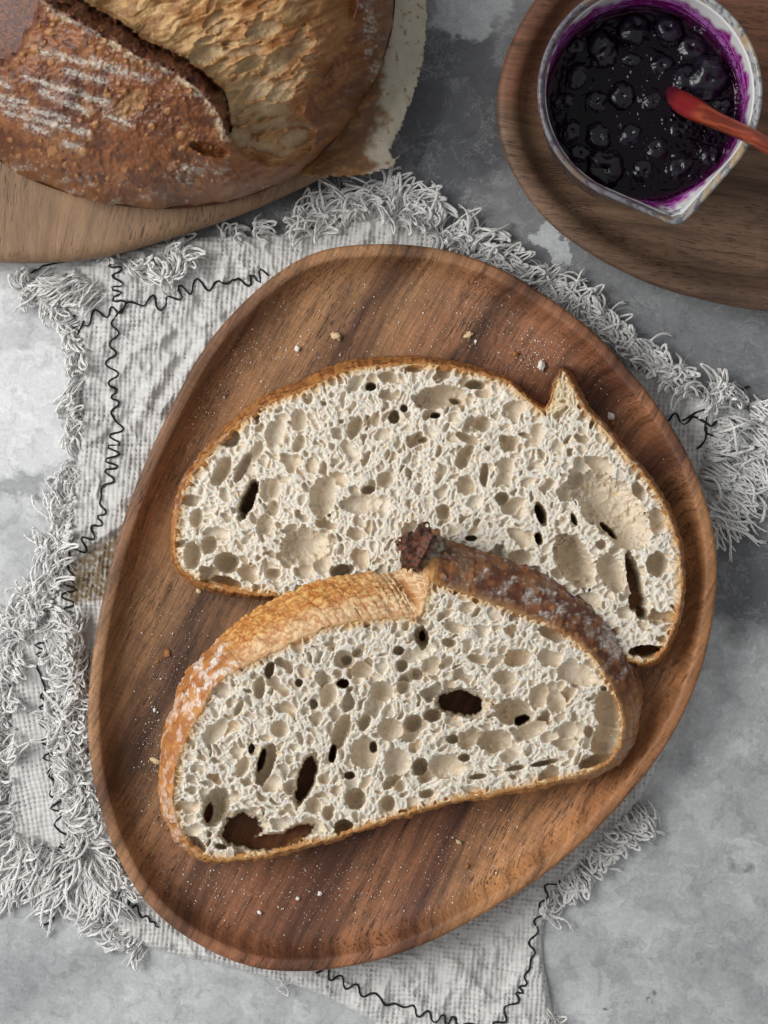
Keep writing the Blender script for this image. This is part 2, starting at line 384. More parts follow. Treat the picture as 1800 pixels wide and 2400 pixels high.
def sheet(name, poly, step, zfun, parent, seed, deg, tones=None, cut=None):
    xs = np.arange(poly[:, 0].min() - 6, min(poly[:, 0].max(), 1860) + 6, step); ys = np.arange(poly[:, 1].min() - 6, min(poly[:, 1].max(), 2460) + 6, step)
    X, Y = np.meshgrid(xs, ys); D = sdf_up(poly, xs, ys)
    a = math.radians(deg)
    h, tone = weave(X * math.cos(a) + Y * math.sin(a), -X * math.sin(a) + Y * math.cos(a), 11.2, seed)
    z = zfun(X, Y) * sstep(4, -16, D) ** .6
    z = np.maximum(z, 0.35) + 1.0 * (h - .5) * sstep(4, -6, D)
    ok = (D < 2.5 * (fbm(X / 9, Y / 9, seed + 9, 2) - .3))
    if cut is not None: ok &= ~cut(X, Y, xs, ys)
    F = gfaces(*X.shape); F = F[ok.ravel()[F].all(1)]
    C = np.ones(X.shape + (3,)) * LINEN * (0.88 + 0.2 * tone + .10 * (fbm(X / 40, Y / 40, seed + 2, 3) - .5))[..., None]
    if tones: C = tones(X, Y, xs, ys, C)
    return build(name, atn(X, Y, z * 1e-3), F, m_linen, parent, colors=C)
nap = empty("napkin", at(700, 1400, 0.0))
tag(nap, "rumpled off-white linen napkin with curly fringe and black zigzag stitching", "napkin")
gap_poly = np.array(GAP, float)
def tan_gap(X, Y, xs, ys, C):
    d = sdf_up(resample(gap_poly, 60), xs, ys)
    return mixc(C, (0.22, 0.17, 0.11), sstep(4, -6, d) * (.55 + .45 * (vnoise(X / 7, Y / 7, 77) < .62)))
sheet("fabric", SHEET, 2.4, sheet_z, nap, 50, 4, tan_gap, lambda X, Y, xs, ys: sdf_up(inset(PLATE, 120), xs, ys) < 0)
def strip_z(X, Y):
    return 4.2 + 2.4 * (fbm(X / 80, Y / 120, 61, 3) - .3)
_zx = np.arange(-240, 2000, 5.0); _zy = np.arange(380, 2560, 5.0)
def _zmap():
    X, Y = np.meshgrid(_zx, _zy)
    ds = sdf_up(SHEET, _zx, _zy, 3); dt = sdf_up(STRIP, _zx, _zy, 3)
    z = np.maximum(np.where(ds < 4, sheet_z(X, Y) * sstep(4, -16, ds) ** .6, 0.0), .35)
    return np.where(dt < 0, np.maximum(z, strip_z(X, Y) * sstep(4, -16, dt) ** .6), z)
ZM = _zmap()
def z_at(x, y):
    fx = np.clip((np.asarray(x, float) + 240) / 5, 0, len(_zx) - 2); fy = np.clip((np.asarray(y, float) - 380) / 5, 0, len(_zy) - 2)
    i = fx.astype(int); j = fy.astype(int); a = fx - i; b = fy - j
    return (ZM[j, i] * (1 - a) + ZM[j, i + 1] * a) * (1 - b) + (ZM[j + 1, i] * (1 - a) + ZM[j + 1, i + 1] * a) * b
sheet("folded_corner", STRIP, 2.4, strip_z, nap, 58, 80)

# black zigzag stitching, one thread for each seam
def zigzag(path, amp=17, wl=43, seed=0, name="stitching"):
    rs = np.random.RandomState(seed)
    L = np.linalg.norm(np.diff(np.asarray(path, float), axis=0), axis=1).sum()
    n = max(int(L / 4), 8); P = resample(catmull(path, n, False), n, False)
    T = np.gradient(P, axis=0); T /= np.linalg.norm(T, axis=1)[:, None]; N = np.stack([-T[:, 1], T[:, 0]], 1)
    s = np.linspace(0, L, n); ph = s / wl * 2 + 2.6 * (vnoise(s / 60, s * 0, seed + 200) - .5)
    tri = 2 * np.abs(ph % 2 - 1) - 1
    tri = np.sin(tri * .8) * 1.25
    am = amp * (.45 + 1.05 * vnoise(s / 55, s * 0 + 3, seed + 201))
    Q = P + N * (tri * am)[:, None] + T * (1.5 * np.sin(ph * np.pi * 2) + 6 * (vnoise(s / 30, s * 0, seed + 202) - .5))[:, None]
    z = z_at(Q[:, 0], Q[:, 1]) + .35 + .35 * np.abs(np.sin(ph * np.pi / 2 + .3)) - .5 * (vnoise(s / 14, s * 0 + 9, seed + 205) - .5)
    V, F, E = tube(atn(Q[:, 0], Q[:, 1], z * 1e-3), 2.3 * S, 6, .75 + .5 * vnoise(s / 10, s * 0 + 4, seed + 207))
    build(name, V, [F, E], m_black, nap, colors=np.full((len(V), 3), .012))
def plain(path, seed=0):
    zigzag(path, 1.5, 60, seed)
zigzag([(625, 640), (560, 665), (480, 668), (430, 680), (390, 712), (340, 705), (290, 722), (230, 738), (196, 752)], 14, 46, 1)
plain([(196, 752), (188, 772), (172, 783), (157, 778), (152, 762), (162, 745), (180, 740)], 2)
zigzag([(258, 600), (276, 640), (272, 690), (284, 720), (272, 760), (262, 830), (264, 900), (272, 960), (274, 1005), (264, 1060), (258, 1110), (245, 1160), (236, 1215), (205, 1265), (172, 1305), (162, 1360), (160, 1430), (166, 1480), (184, 1530), (210, 1565)], 15, 41, 3)
plain([(45, 658), (52, 672), (64, 682)], 4)
plain([(75, 640), (105, 622), (150, 614)], 5)
zigzag([(98, 1500), (92, 1560), (104, 1640), (112, 1740), (122, 1830), (134, 1900), (146, 1960), (162, 2040)], 13, 40, 6)
zigzag([(78, 1985), (120, 1992), (160, 1985), (188, 1975)], 9, 34, 7)
plain([(92, 2078), (110, 2052), (135, 2042), (158, 2050), (172, 2075), (165, 2095)], 8)
plain([(140, 2120), (122, 2155), (96, 2172)], 9)
zigzag([(285, 2100), (310, 2130), (345, 2140), (380, 2165)], 13, 45, 10)
zigzag([(745, 2270), (810, 2305), (880, 2338), (950, 2362), (1020, 2385), (1100, 2400), (1160, 2425)], 12, 47, 11)
zigzag([(1300, 2060), (1278, 2100), (1262, 2150), (1250, 2200), (1242, 2260), (1226, 2310), (1190, 2370), (1150, 2420)], 13, 43, 12)
zigzag([(1560, 975), (1600, 985), (1640, 985), (1690, 990), (1750, 1005)], 13, 42, 13)
plain([(1600, 985), (1655, 960), (1652, 1010), (1680, 1020), (1710, 1005), (1718, 985)], 14)
plain([(1655, 1000), (1652, 1030), (1634, 1052)], 15)
plain([(1708, 922), (1735, 915), (1756, 905)], 16)

# fringe: each tuft of yarn is a part
rsF = np.random.RandomState(5)
def tuft(x, y, ang, n, length, curl, spread=14, rise=4.0, fan=0.16, rad=3.3, lift=None, loop=.6):
    b = Bag(); cc = rsF.choice([-1, 1]) * curl * rsF.uniform(.5, 1.1)
    n = int(n * 1.05); wisps = 9
    for i in range(n + wisps):
        thin = i >= n; L = length * rsF.uniform(.6, 1.15) * (.8 if thin else 1); m = 14
        a = ang + rsF.normal(0, fan * (3 if thin else 1)); k = cc * rsF.uniform(.6, 1.3) + rsF.normal(0, .25)
        t = np.linspace(0, 1, m); o = rsF.normal(0, spread / 2, 2)
        if rsF.rand() < loop and not thin:        # a yarn that goes out and comes back
            f = np.sin(np.pi * t) ** .75 * L * .75; w = rsF.uniform(10, 22) * np.sign(cc)
            lat = w * (t - .5) * 2 * np.sin(np.pi * np.clip(t, .06, .94)) ** .35 + w * .2 * np.sin(t * 9)
            th = a + k * .8 * f / L
            X = x + o[0] + np.cos(th) * f - np.sin(th) * lat; Y = y + o[1] - np.sin(th) * f - np.cos(th) * lat
        else:
            th = a + k * t ** 1.3 + .35 * np.sin(t * 6 + rsF.uniform(0, 6))
            dx = np.cos(th) * L / m; dy = -np.sin(th) * L / m
            X = x + o[0] + np.cumsum(dx) - dx[0]; Y = y + o[1] + np.cumsum(dy) - dy[0]
        zb = z_at(X, Y)
        if lift is not None: zb = np.maximum(zb, lift * (1 - t))
        z = zb + .5 + rise * rsF.uniform(.3, 1.0) * np.sin(np.pi * np.clip(t * 1.05, 0, 1)) ** .8 + rsF.uniform(0, 1.2)
        tp = rsF.uniform(.8, 1.2) * (0.9 + .25 * np.sin(t * 9 + rsF.uniform(0, 6)) * .5) * np.clip((1.01 - t) * 14, .5, 1)
        P3 = atn(X, Y, z * 1e-3); g = rsF.uniform(.88, 1.1)
        if thin:
            V, F, E = tube(P3, rsF.uniform(.4, .8) * S, 3, tp); b.add(V, F, E, np.array((.80, .79, .77)) * g); continue
        ph0 = rsF.uniform(0, 6.28); tw = L / rsF.uniform(16, 24)
        for q in range(3):       # plies twisted round each other, coming apart at the end
            f = tw * t * 2 * np.pi * .5 + ph0 + q * 2.094; off = rad * .62 * (1 + 1.3 * np.clip((t - .8) * 5, 0, 1) * rsF.uniform(.2, 1.4))
            Pq = P3 + S * (off * np.cos(f))[:, None] * np.stack([-np.sin(th), -np.cos(th), 0 * th], 1) * np.array([1, 1, 1]) + S * (off * np.sin(f))[:, None] * np.array([0, 0, 1.0])
            V, F, E = tube(Pq, rad * .60 * S, 4, tp); b.add(V, F, E, np.array((.80, .79, .77)) * g * rsF.uniform(.94, 1.06))
    b.done("fringe_tuft", m_yarn, nap)
def run(path, dens, side, n, length, curl, jit=.3, skip=0.0, bias=0.0, **kw):
    L = np.linalg.norm(np.diff(np.asarray(path, float), axis=0), axis=1).sum()
    m = max(int(L / dens), 2); P = resample(catmull(path, 80, False), m, False)
    T = np.gradient(P, axis=0); T /= np.linalg.norm(T, axis=1)[:, None]
    for p, t in zip(P, T):
        if rsF.rand() < skip: continue
        nx, ny = (t[1], -t[0]) if side > 0 else (-t[1], t[0])
        tuft(p[0], p[1], math.atan2(-ny, nx) + rsF.normal(0, jit) + bias, rsF.randint(n[0], n[1] + 1), rsF.uniform(*length), curl, **kw)
run([(690, 545), (740, 535), (800, 500), (870, 475), (960, 505), (1050, 560), (1180, 640), (1290, 705), (1400, 790), (1480, 850)], 18, 1, (5, 8), (75, 125), 2.2, jit=.45, rise=5, spread=18)
run([(820, 520), (900, 500), (1000, 540), (1100, 605)], 22, 1, (4, 6), (55, 90), 2.6, jit=.6, rise=6)
run([(1440, 820), (1510, 860), (1560, 890), (1640, 925), (1740, 950)], 17, 1, (6, 9), (60, 100), 2.4, jit=.5, rise=7)
run([(1770, 940), (1760, 1010), (1725, 1090), (1680, 1170), (1655, 1215)], 13, 1, (7, 10), (100, 150), .9, jit=.3, rise=4, loop=.25)
run([(1690, 985), (1660, 1060), (1650, 1130)], 20, 1, (5, 8), (110, 150), .8, jit=.3, rise=5, bias=.1)
run([(60, 665), (150, 725), (180, 800), (188, 950), (175, 1100), (150, 1250), (112, 1400), (60, 1490)], 23, -1, (4, 7), (42, 78), 2.6, jit=.55, rise=5)
run([(160, 1180), (140, 1300), (105, 1400), (50, 1500)], 17, -1, (5, 8), (75, 120), 2.2, jit=.5, rise=6)
run([(230, 606), (300, 588), (420, 556), (560, 551), (640, 546)], 30, 1, (3, 5), (35, 60), 2.2, jit=.6, skip=.2, rise=3)
for k in range(7): tuft(135 + 14 * k, 662 + 7 * math.sin(k) + k * 2, math.pi + .15 + .05 * k, 6, 95, .5, rise=4, spread=26, fan=.18)
for (x, y, a) in ((300, 612, -1.2), (335, 632, -1.0), (370, 650, -.4), (408, 640, .6), (425, 612, 1.3), (345, 610, -1.5), (390, 620, -2.0), (410, 600, 2.2)):
    tuft(x, y, a, 7, 75, 2.4, rise=6)
run([(120, 1440), (122, 1560), (122, 1700), (136, 1830), (175, 1950)], 13, 1, (6, 9), (70, 115), 2.4, jit=.5, rise=6, bias=-.5)
run([(150, 1480), (160, 1620), (170, 1780), (215, 1920)], 20, 1, (4, 7), (60, 95), 2.8, jit=.7, rise=7, bias=-.5)
run([(58, 1458), (22, 1620), (12, 1800), (20, 1990)], 17, -1, (6, 9), (60, 100), 2.4, jit=.5, rise=6)
run([(15, 1985), (70, 2010), (150, 2035), (220, 2045), (270, 2050)], 12, -1, (6, 9), (120, 175), .7, jit=.25, rise=5, fan=.22, loop=.2)
run([(40, 1960), (120, 1990), (215, 2010)], 24, -1, (5, 7), (90, 130), 1.0, jit=.3, rise=8, fan=.25, loop=.2)
run([(200, 1960), (250, 2040), (310, 2100)], 13, 1, (6, 9), (80, 125), 1.2, jit=.3, rise=6, bias=-.9)
run([(185, 1580), (190, 1700), (215, 1840), (260, 1960)], 30, 1, (4, 6), (50, 80), 2.4, jit=.8, rise=6, bias=-.8)
run([(215, 2130), (260, 2180), (330, 2220)], 20, -1, (4, 7), (45, 75), 1.8, jit=.4)
run([(1500, 1890), (1440, 1950), (1380, 2010), (1320, 2075)], 15, 1, (6, 9), (62, 100), 1.1, jit=.3, rise=4)
run([(1325, 2070), (1290, 2110), (1280, 2140)], 22, 1, (4, 6), (50, 80), 1.4, jit=.4, bias=-.5)
for (x, y, a, L) in ((1284, 2375, -.5, 60), (1290, 2395, -.1, 50), (655, 2302, -1.2, 36), (120, 690, 2.6, 60), (165, 830, 2.9, 55), (720, 500, 2.0, 75), (1690, 1190, .1, 120)):
    tuft(x, y, a, 2, L, 1.5, rad=2.6)

# ------------------------------------------------------------------ wooden things
def loft(rings, wrap=True):
    """rings: list of (n,3) arrays; returns V, quads; last ring closed with a centre fan"""
    n = len(rings[0]); V = np.vstack(rings); F = gfaces(len(rings), n, wrap)
    return V, F
def vessel(name, outline, profile, mat, centre=None, ringcount=14, edge_noise=0.0, **k):
    """a shallow turned board or dish: profile = [(inset px, z mm), ...] from the underside round the rim to the floor, then filled to the middle"""
    rings = []
    for d, z in profile:
        P = inset(outline, d)
        rings.append(atn(P[:, 0], P[:, 1], np.full(len(P), z * 1e-3)))
    last = inset(outline, profile[-1][0]); c = np.array(centre) if centre else last.mean(0); z = profile[-1][1]
    for i in range(1, ringcount):
        f = 1 - i / ringcount; P = c + (last - c) * f
        rings.append(atn(P[:, 0], P[:, 1], np.full(len(P), z * 1e-3)))
    V, F = loft(rings); n = len(outline); nv = len(V)
    V = np.vstack([V, [at(c[0], c[1], z * 1e-3)], [at(c[0], c[1], profile[0][1] * 1e-3)]])
    j = np.arange(n); b = (len(rings) - 1) * n
    T = np.vstack([np.stack([b + j, np.full(n, nv), b + (j + 1) % n], 1), np.stack([j, (j + 1) % n, np.full(n, nv + 1)], 1)])
    return build(name, V, [F, T], mat, **k)
FLOOR = 10.0            # height of the plate's floor, mm
m_acacia = wood("acacia_wood", 62, [(0.0, lin(114, 80, 60)), (0.08, lin(85, 58, 43)), (0.16, lin(137, 100, 74)), (0.25, lin(172, 130, 93)), (0.32, lin(90, 62, 47)),
    (0.38, lin(165, 124, 89)), (0.45, lin(156, 112, 82)), (0.50, lin(93, 64, 49)), (0.55, lin(160, 111, 82)), (0.61, lin(138, 92, 66)), (0.67, lin(100, 65, 50)),
    (0.74, lin(158, 109, 78)), (0.80, lin(100, 66, 52)), (0.87, lin(182, 133, 91)), (1.0, lin(166, 116, 80))], 800, -800, pore=0.75, cross=0.14, streak=0.62)
plate = vessel("wooden_plate", PLATE, [(52, 5.2), (40, 5.2), (20, 8), (7, 12), (1.5, 16.4), (0, 18.6), (1.0, 19.6), (4, 20.2), (9, 20.4), (18, 20.4), (25, 20.3), (29, 19.8), (33, 18.8), (42, 16.6), (54, 14.2),
    (68, 12.4), (84, 11.3), (104, 10.7), (130, 10.2), (160, FLOOR)], m_acacia, centre=(930, 1430))
tag(plate, "egg-shaped brown acacia wood plate carrying the two bread slices", "plate")

# chopping board, upper left
BOARD = resample(catmull([(-420, 560), (-200, 605), (0, 616), (120, 616), (240, 604), (360, 572), (480, 534), (600, 490), (710, 440), (800, 390), (880, 320), (925, 200), (930, 0), (900, -300), (600, -520), (0, -560), (-420, -500), (-560, 0)], 240), 240)
m_board = wood("walnut_board_wood", 84, [(0.0, lin(150, 122, 96)), (0.3, lin(138, 110, 86)), (0.45, lin(152, 124, 98)), (0.55, lin(124, 98, 76)), (0.7, lin(148, 120, 94)), (0.85, lin(130, 102, 80)), (1.0, lin(142, 112, 86))],
               800, -800, pore=0.65, streak=0.3, warp=90)
board = vessel("chopping_board", BOARD, [(36, 0.6), (22, 0.8), (8, 3), (1, 6.5), (0, 9), (3, 12), (12, 14.6), (26, 15.7), (44, 16.0)], m_board, centre=(200, 50))
tag(board, "pale brown rounded wooden board under the whole loaf", "chopping board")

# oval tray, upper right
TRAY = resample(catmull([(1300, -60), (1225, 45), (1180, 150), (1165, 245), (1176, 340), (1215, 430), (1290, 525), (1400, 605), (1530, 668), (1660, 706), (1800, 730), (2000, 738), (2220, 700), (2380, 560), (2400, 300), (2330, 40), (2150, -180), (1850, -290), (1560, -260), (1400, -170)], 300), 300)
m_tray = wood("tray_wood", -7, [(0.0, lin(90, 70, 57)), (0.16, lin(118, 94, 77)), (0.3, lin(95, 74, 60)), (0.42, lin(129, 103, 84)), (0.52, lin(103, 79, 63)), (0.6, lin(130, 103, 82)), (0.72, lin(135, 95, 73)), (0.85, lin(124, 84, 64)), (1.0, lin(115, 79, 61))],
              380, 1300, pore=0.75, streak=0.5, cross=0.06, fine=1.1)
tray = vessel("oval_tray", TRAY, [(34, 0.6), (22, 0.8), (9, 4), (2, 10), (0, 14), (2.5, 16.2), (10, 17), (30, 17), (42, 16.4), (52, 14.6), (64, 11.6), (82, 9.4), (110, 8.4), (140, 8.0)], m_tray, centre=(1780, 220))
tag(tray, "dark brown oval wooden tray with raised rim under the jam jug", "tray")

# ------------------------------------------------------------------ bread slices
def plane_map(P0, N):
    """photograph pixels -> points on the plane through P0 with normal N"""
    P0 = np.asarray(P0, float); N = np.asarray(N, float); C = np.array([0, 0, H])
    def f(px, py, depth=0.0):
        d = np.stack([(px - 900) * S, (1200 - py) * S, np.full(np.shape(px), -H)], -1)
        t = ((P0 - C) @ N) / (d @ N)
        return C + d * t[..., None] - N * np.asarray(depth)[..., None]
    return f
def carve(D, xs, ys, X, Y, W, cx, cy, rx, ry, a, rz, c, rag=0.25):
    R = max(rx, ry) * 1.3
    i0, i1 = np.searchsorted(xs, (cx - R, cx + R)); j0, j1 = np.searchsorted(ys, (cy - R, cy + R))
    if i0 >= i1 or j0 >= j1: return
    x = X[j0:j1, i0:i1] - cx; y = Y[j0:j1, i0:i1] - cy; ca, sa = math.cos(a), math.sin(a)
    rho = ((x * ca + y * sa) / rx) ** 2 + ((-x * sa + y * ca) / ry) ** 2 + rag * W[j0:j1, i0:i1]
    h = rz * np.clip(1 - np.maximum(rho, 0) ** 1.15, 0, None) ** .5; d = D[j0:j1, i0:i1]
    hit = (rho < 1) & (c - h <= d)
    d[hit] = np.maximum(d[hit], (c + h)[hit])
CRUMB = np.array((0.77, 0.725, 0.64))
m_crumb = mat_attr("sourdough_crumb", rough=0.5, var=0.05, vscale=0.06, bump=0.2, bscale=0.30, sss=0.65, sss_r=(1.0, .72, .45), sss_s=0.0016, spec=0.35, bd=0.0003)
m_crust = mat_attr("baked_crust", rough=0.50, var=0.22, vscale=0.06, bump=0.6, bscale=0.22, spec=0.35, bd=0.0005)

def crumb_field(front, xs, ys, holes, T, seed, elong):
    rs = np.random.RandomState(seed)
    X, Y = np.meshgrid(xs, ys); sd = sdf_up(front, xs, ys)
    W = (fbm(X / 14, Y / 14, seed + 1, 4, .6) - .5) * 2.6
    D = 9 * (fbm(X / 45, Y / 45, seed + 3, 3) - .5) + 2.4 * (fbm(X / 10, Y / 10, seed + 4, 2) - .5)
    for (cx, cy, rx, ry, deg, dep) in holes:
        if dep > 90:        # goes right through: a wide mouth with a ragged opening in its floor
            carve(D, xs, ys, X, Y, W, cx, cy, rx * 1.12, ry * 1.12, math.radians(deg), T * .55, T * .10, .34)
            carve(D, xs, ys, X, Y, W, cx - .06 * rx, cy, rx * .90, ry * .90, math.radians(deg), T * 2.6, T * .4, .40)
        else: carve(D, xs, ys, X, Y, W, cx, cy, rx * 1.06, ry * 1.06, math.radians(deg), dep * (1.35 if rx * ry > 1500 else .95), dep * .22, .30)
    area_px = (sd < 0).sum() * (xs[1] - xs[0]) ** 2
    inside = np.argwhere(sd < -7); smooth = sstep(4, 16, D)          # the walls of the big bubbles stay smooth
    step = xs[1] - xs[0]; G = np.zeros(X.shape); NEAR = np.minimum(-sd, 60.0)
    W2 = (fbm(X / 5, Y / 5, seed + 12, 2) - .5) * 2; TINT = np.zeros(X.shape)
    XW = X + 15 * (fbm(X / 25, Y / 25, seed + 14, 3, .42) - .5) * 2; YW = Y + 15 * (fbm(X / 25, Y / 25, seed + 15, 3, .42) - .5) * 2
    def scatter(n, r0, r1, pw, asp, deep, overlap, ex, tk):
        """foam: bubbles packed big to small, each no larger than the room left, so thin cell walls stand between them"""
        pick = inside[rs.randint(0, len(inside), n)]; rad = np.sort(r0 + (r1 - r0) * rs.rand(n) ** pw)[::-1]
        for (j, i), r in zip(pick, rad):
            room = NEAR[j, i] - rs.uniform(.5, 3.2) + overlap * r * (rs.rand() < .3)
            if room < r0 * .8: continue
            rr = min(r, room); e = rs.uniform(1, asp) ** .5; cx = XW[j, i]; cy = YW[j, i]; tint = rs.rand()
            ax, bx_ = rr * e, rr / e; R = ax * 1.5 + 22
            i0, i1 = max(int(i - R / step), 0), min(int(i + R / step + 2), len(xs)); j0, j1 = max(int(j - R / step), 0), min(int(j + R / step + 2), len(ys))
            x = XW[j0:j1, i0:i1] - cx; y = YW[j0:j1, i0:i1] - cy; an = elong(cx, cy) + rs.normal(0, .35); ca, sa = math.cos(an), math.sin(an)
            q = np.sqrt(((x * ca + y * sa) / ax) ** 2 + ((-x * sa + y * ca) / bx_) ** 2)
            nr = NEAR[j0:j1, i0:i1]; np.minimum(nr, (q - 1) * rr, out=nr)
            q = np.maximum(q + .10 * W[j0:j1, i0:i1] + .07 * W2[j0:j1, i0:i1], 0)
            h = min(rr * deep * rs.uniform(.45, 1.5), 46) * np.clip(1 - q ** ex, 0, None) ** .6
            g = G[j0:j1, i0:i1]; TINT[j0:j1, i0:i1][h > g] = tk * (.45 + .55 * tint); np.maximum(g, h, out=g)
    scatter(int(area_px / 2200), 10, 26, 2.4, 2.4, 1.5, .25, 3.0, 1.0)
    scatter(int(area_px / 420), 6, 12, 1.8, 2.2, 1.3, .2, 2.6, .8)
    scatter(int(area_px / 20), 2.9, 6.6, 1.4, 1.9, .95, .15, 2.2, .5)
    scatter(int(area_px / 9), 2.0, 3.6, 1.0, 1.5, .75, .1, 2.0, .25)
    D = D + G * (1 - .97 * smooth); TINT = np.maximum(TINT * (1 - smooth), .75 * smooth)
    D += 1.0 * (fbm(X / 6, Y / 6, seed + 8, 2) - .5)
    return X, Y, sd, D, TINT
def ring_crust(pm, F, B, T, n, nt, lipw, bulge, colfun, seed, dispf):
    """the crust: lip of the cut edge, then the side wall down to the back edge"""
    f = resample(catmull(F, n), n); t = np.arange(n)
    # keep pairs in step: resample both by the front's arc length
    fc = catmull(F, n * 2); bc = catmull(B, n * 2)
    L = np.concatenate([[0], np.cumsum(np.linalg.norm(np.diff(np.vstack([fc, fc[:1]]), axis=0), axis=1))])
    Lb = np.concatenate([[0], np.cumsum(np.linalg.norm(np.diff(np.vstack([bc, bc[:1]]), axis=0), axis=1))])
    M = L / L[-1] + Lb / Lb[-1]
    s = np.linspace(0, M[-1], n, endpoint=False)
    w = lambda c: np.stack([np.interp(s, M, np.append(c[:, k], c[0, k])) for k in (0, 1)], 1)
    f, b = w(fc), w(bc)
    tt = np.linspace(0, 1, nt)
    rows = []; cols = []; SS = np.linspace(0, len(F), n, endpoint=False)
    SS = np.interp(s, M, np.linspace(0, len(F), len(M)))
    jag = 3.6 * (fbm(SS * 7, SS * 0, seed, 3) - .5) * 2
    rg = 4.5 * (fbm(SS * 9, SS * 0 + 2, seed + 2, 4) - .5) * 2
    f = inset(f, rg); b = inset(b, 5 * (fbm(SS * 6, SS * 0 + 5, seed + 4, 4) - .5) * 2)
    lw = lipw * (.45 + 1.1 * fbm(SS * 3, SS * 0 + 8, seed + 6, 3))
    fi = inset(f, lw * 1.3); fm = inset(f, lw * .5)
    rows.append(pm(fi[:, 0], fi[:, 1], np.full(n, 9.0 * S)))
    rows.append(pm(fm[:, 0], fm[:, 1], (-.5 + jag * .7) * S))
    rows.append(pm(f[:, 0], f[:, 1], (1.5 + jag * .5) * S))
    A = pm(f[:, 0], f[:, 1], np.full(n, 1.5 * S)); 
    Bk = pm.back(b[:, 0], b[:, 1])
    out = np.stack([f[:, 0] - f[:, 0].mean(), -(f[:, 1] - f[:, 1].mean()), np.zeros(n)], 1)
    Nn = np.cross(np.roll(A, -2, 0) - np.roll(A, 2, 0), Bk - A); Nn /= np.linalg.norm(Nn, axis=1)[:, None] + 1e-12
    Nn *= np.sign((Nn * out).sum(1))[:, None]
    arc = np.linalg.norm(A - np.roll(A, 1, 0), axis=1).cumsum() / S
    for t in tt[1:]:
        P = A * (1 - t) + Bk * t
        wd = t * np.linalg.norm(Bk - A, axis=1) / S
        d = bulge * math.sin(math.pi * min(t * 1.0, 1)) + dispf(SS, arc, wd, t)
        rows.append(P + Nn * (d * S)[:, None])
    tr = np.concatenate([[-.15, -.07, 0.0], tt[1:]])
    C = np.stack([colfun(SS, arc, t * np.linalg.norm(Bk - A, axis=1) / S, t) for t in tr])
    R = np.stack(rows)
    return R, C
def make_slice(name, base, F, B, T, pm, holes, seed, elong, colfun, dispf, lipw=10, bulge=10, step=1.85, golden=26, extra_gold=None):
    root = empty(name, base)
    F = np.asarray(F, float); B = np.asarray(B, float)
    fr = catmull(F, 400)
    xs = np.arange(fr[:, 0].min() - 4, fr[:, 0].max() + 4, step); ys = np.arange(fr[:, 1].min() - 4, fr[:, 1].max() + 4, step)
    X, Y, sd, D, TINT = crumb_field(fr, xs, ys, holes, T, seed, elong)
    D = np.clip(D, -4, T)
    ok = sd < -3.5
    Fq = gfaces(*X.shape); flat = D.ravel()
    Fq = Fq[ok.ravel()[Fq].all(1) & ~(flat[Fq] > T - 1).all(1)]
    g = sstep(-golden, -3, sd + 16 * (fbm(X / 22, Y / 22, seed + 30, 3) - .5))
    C = np.ones(X.shape + (3,)) * CRUMB * (0.96 + .08 * fbm(X / 70, Y / 70, seed + 31, 3))[..., None]
    C = mixc(C, (0.665, 0.535, 0.375), TINT * .85)            # gelatinised bubble skin, plus pore shade painted into the colour
    C = mixc(C, (0.66, 0.40, 0.15), g * .85)
    fl = fbm(X / 6, Y / 6, seed + 33, 2); C = mixc(C, (0.72, 0.44, 0.16), sstep(.80, .86, fl) * .7)
    if extra_gold is not None: C = extra_gold(X, Y, C)
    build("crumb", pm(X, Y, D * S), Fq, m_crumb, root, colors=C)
    # the sawn underside, seen only through the holes and from low down
    st = 6; Xb, Yb = X[::st, ::st], Y[::st, ::st]; okb = (sd[::st, ::st] < -38) & (D[::st, ::st] < T - 1)
    Fb = gfaces(*Xb.shape); Fb = Fb[okb.ravel()[Fb].all(1)]
    build("underside", pm(Xb, Yb, np.full(Xb.shape, (T - .5) * S)), Fb[:, ::-1], m_crumb, root, colors=np.ones(Xb.shape + (3,)) * CRUMB)
    R, C2 = ring_crust(pm, F, B, T, int(2200 / 2.4), 34, lipw, bulge, colfun, seed, dispf)
    build("crust", R, gfaces(R.shape[0], R.shape[1], True), m_crust, root, colors=C2)
    return root

def blisters(u, v, cell, seed, keep=.5, r0=.2, r1=.42):
    """round crust blisters on a jittered lattice: returns 0..1 dome height"""
    tabs = np.random.RandomState(seed).rand(4, 128, 128); out = np.zeros(np.shape(u))
    iu = np.floor(u / cell).astype(int); iv = np.floor(v / cell).astype(int)
    for a in (-1, 0, 1):
        for b in (-1, 0, 1):
            I = (iu + a) & 127; J = (iv + b) & 127
            cx = (iu + a + .2 + .6 * tabs[0][I, J]) * cell; cy = (iv + b + .2 + .6 * tabs[1][I, J]) * cell
            r = cell * (r0 + (r1 - r0) * tabs[2][I, J] ** 2)
            h = np.sqrt(np.clip(1 - ((u - cx) ** 2 + (v - cy) ** 2) / r ** 2, 0, 1)) * (tabs[3][I, J] < keep)
            out = np.maximum(out, h)
    return out
FLOURC = (0.80, 0.77, 0.72)
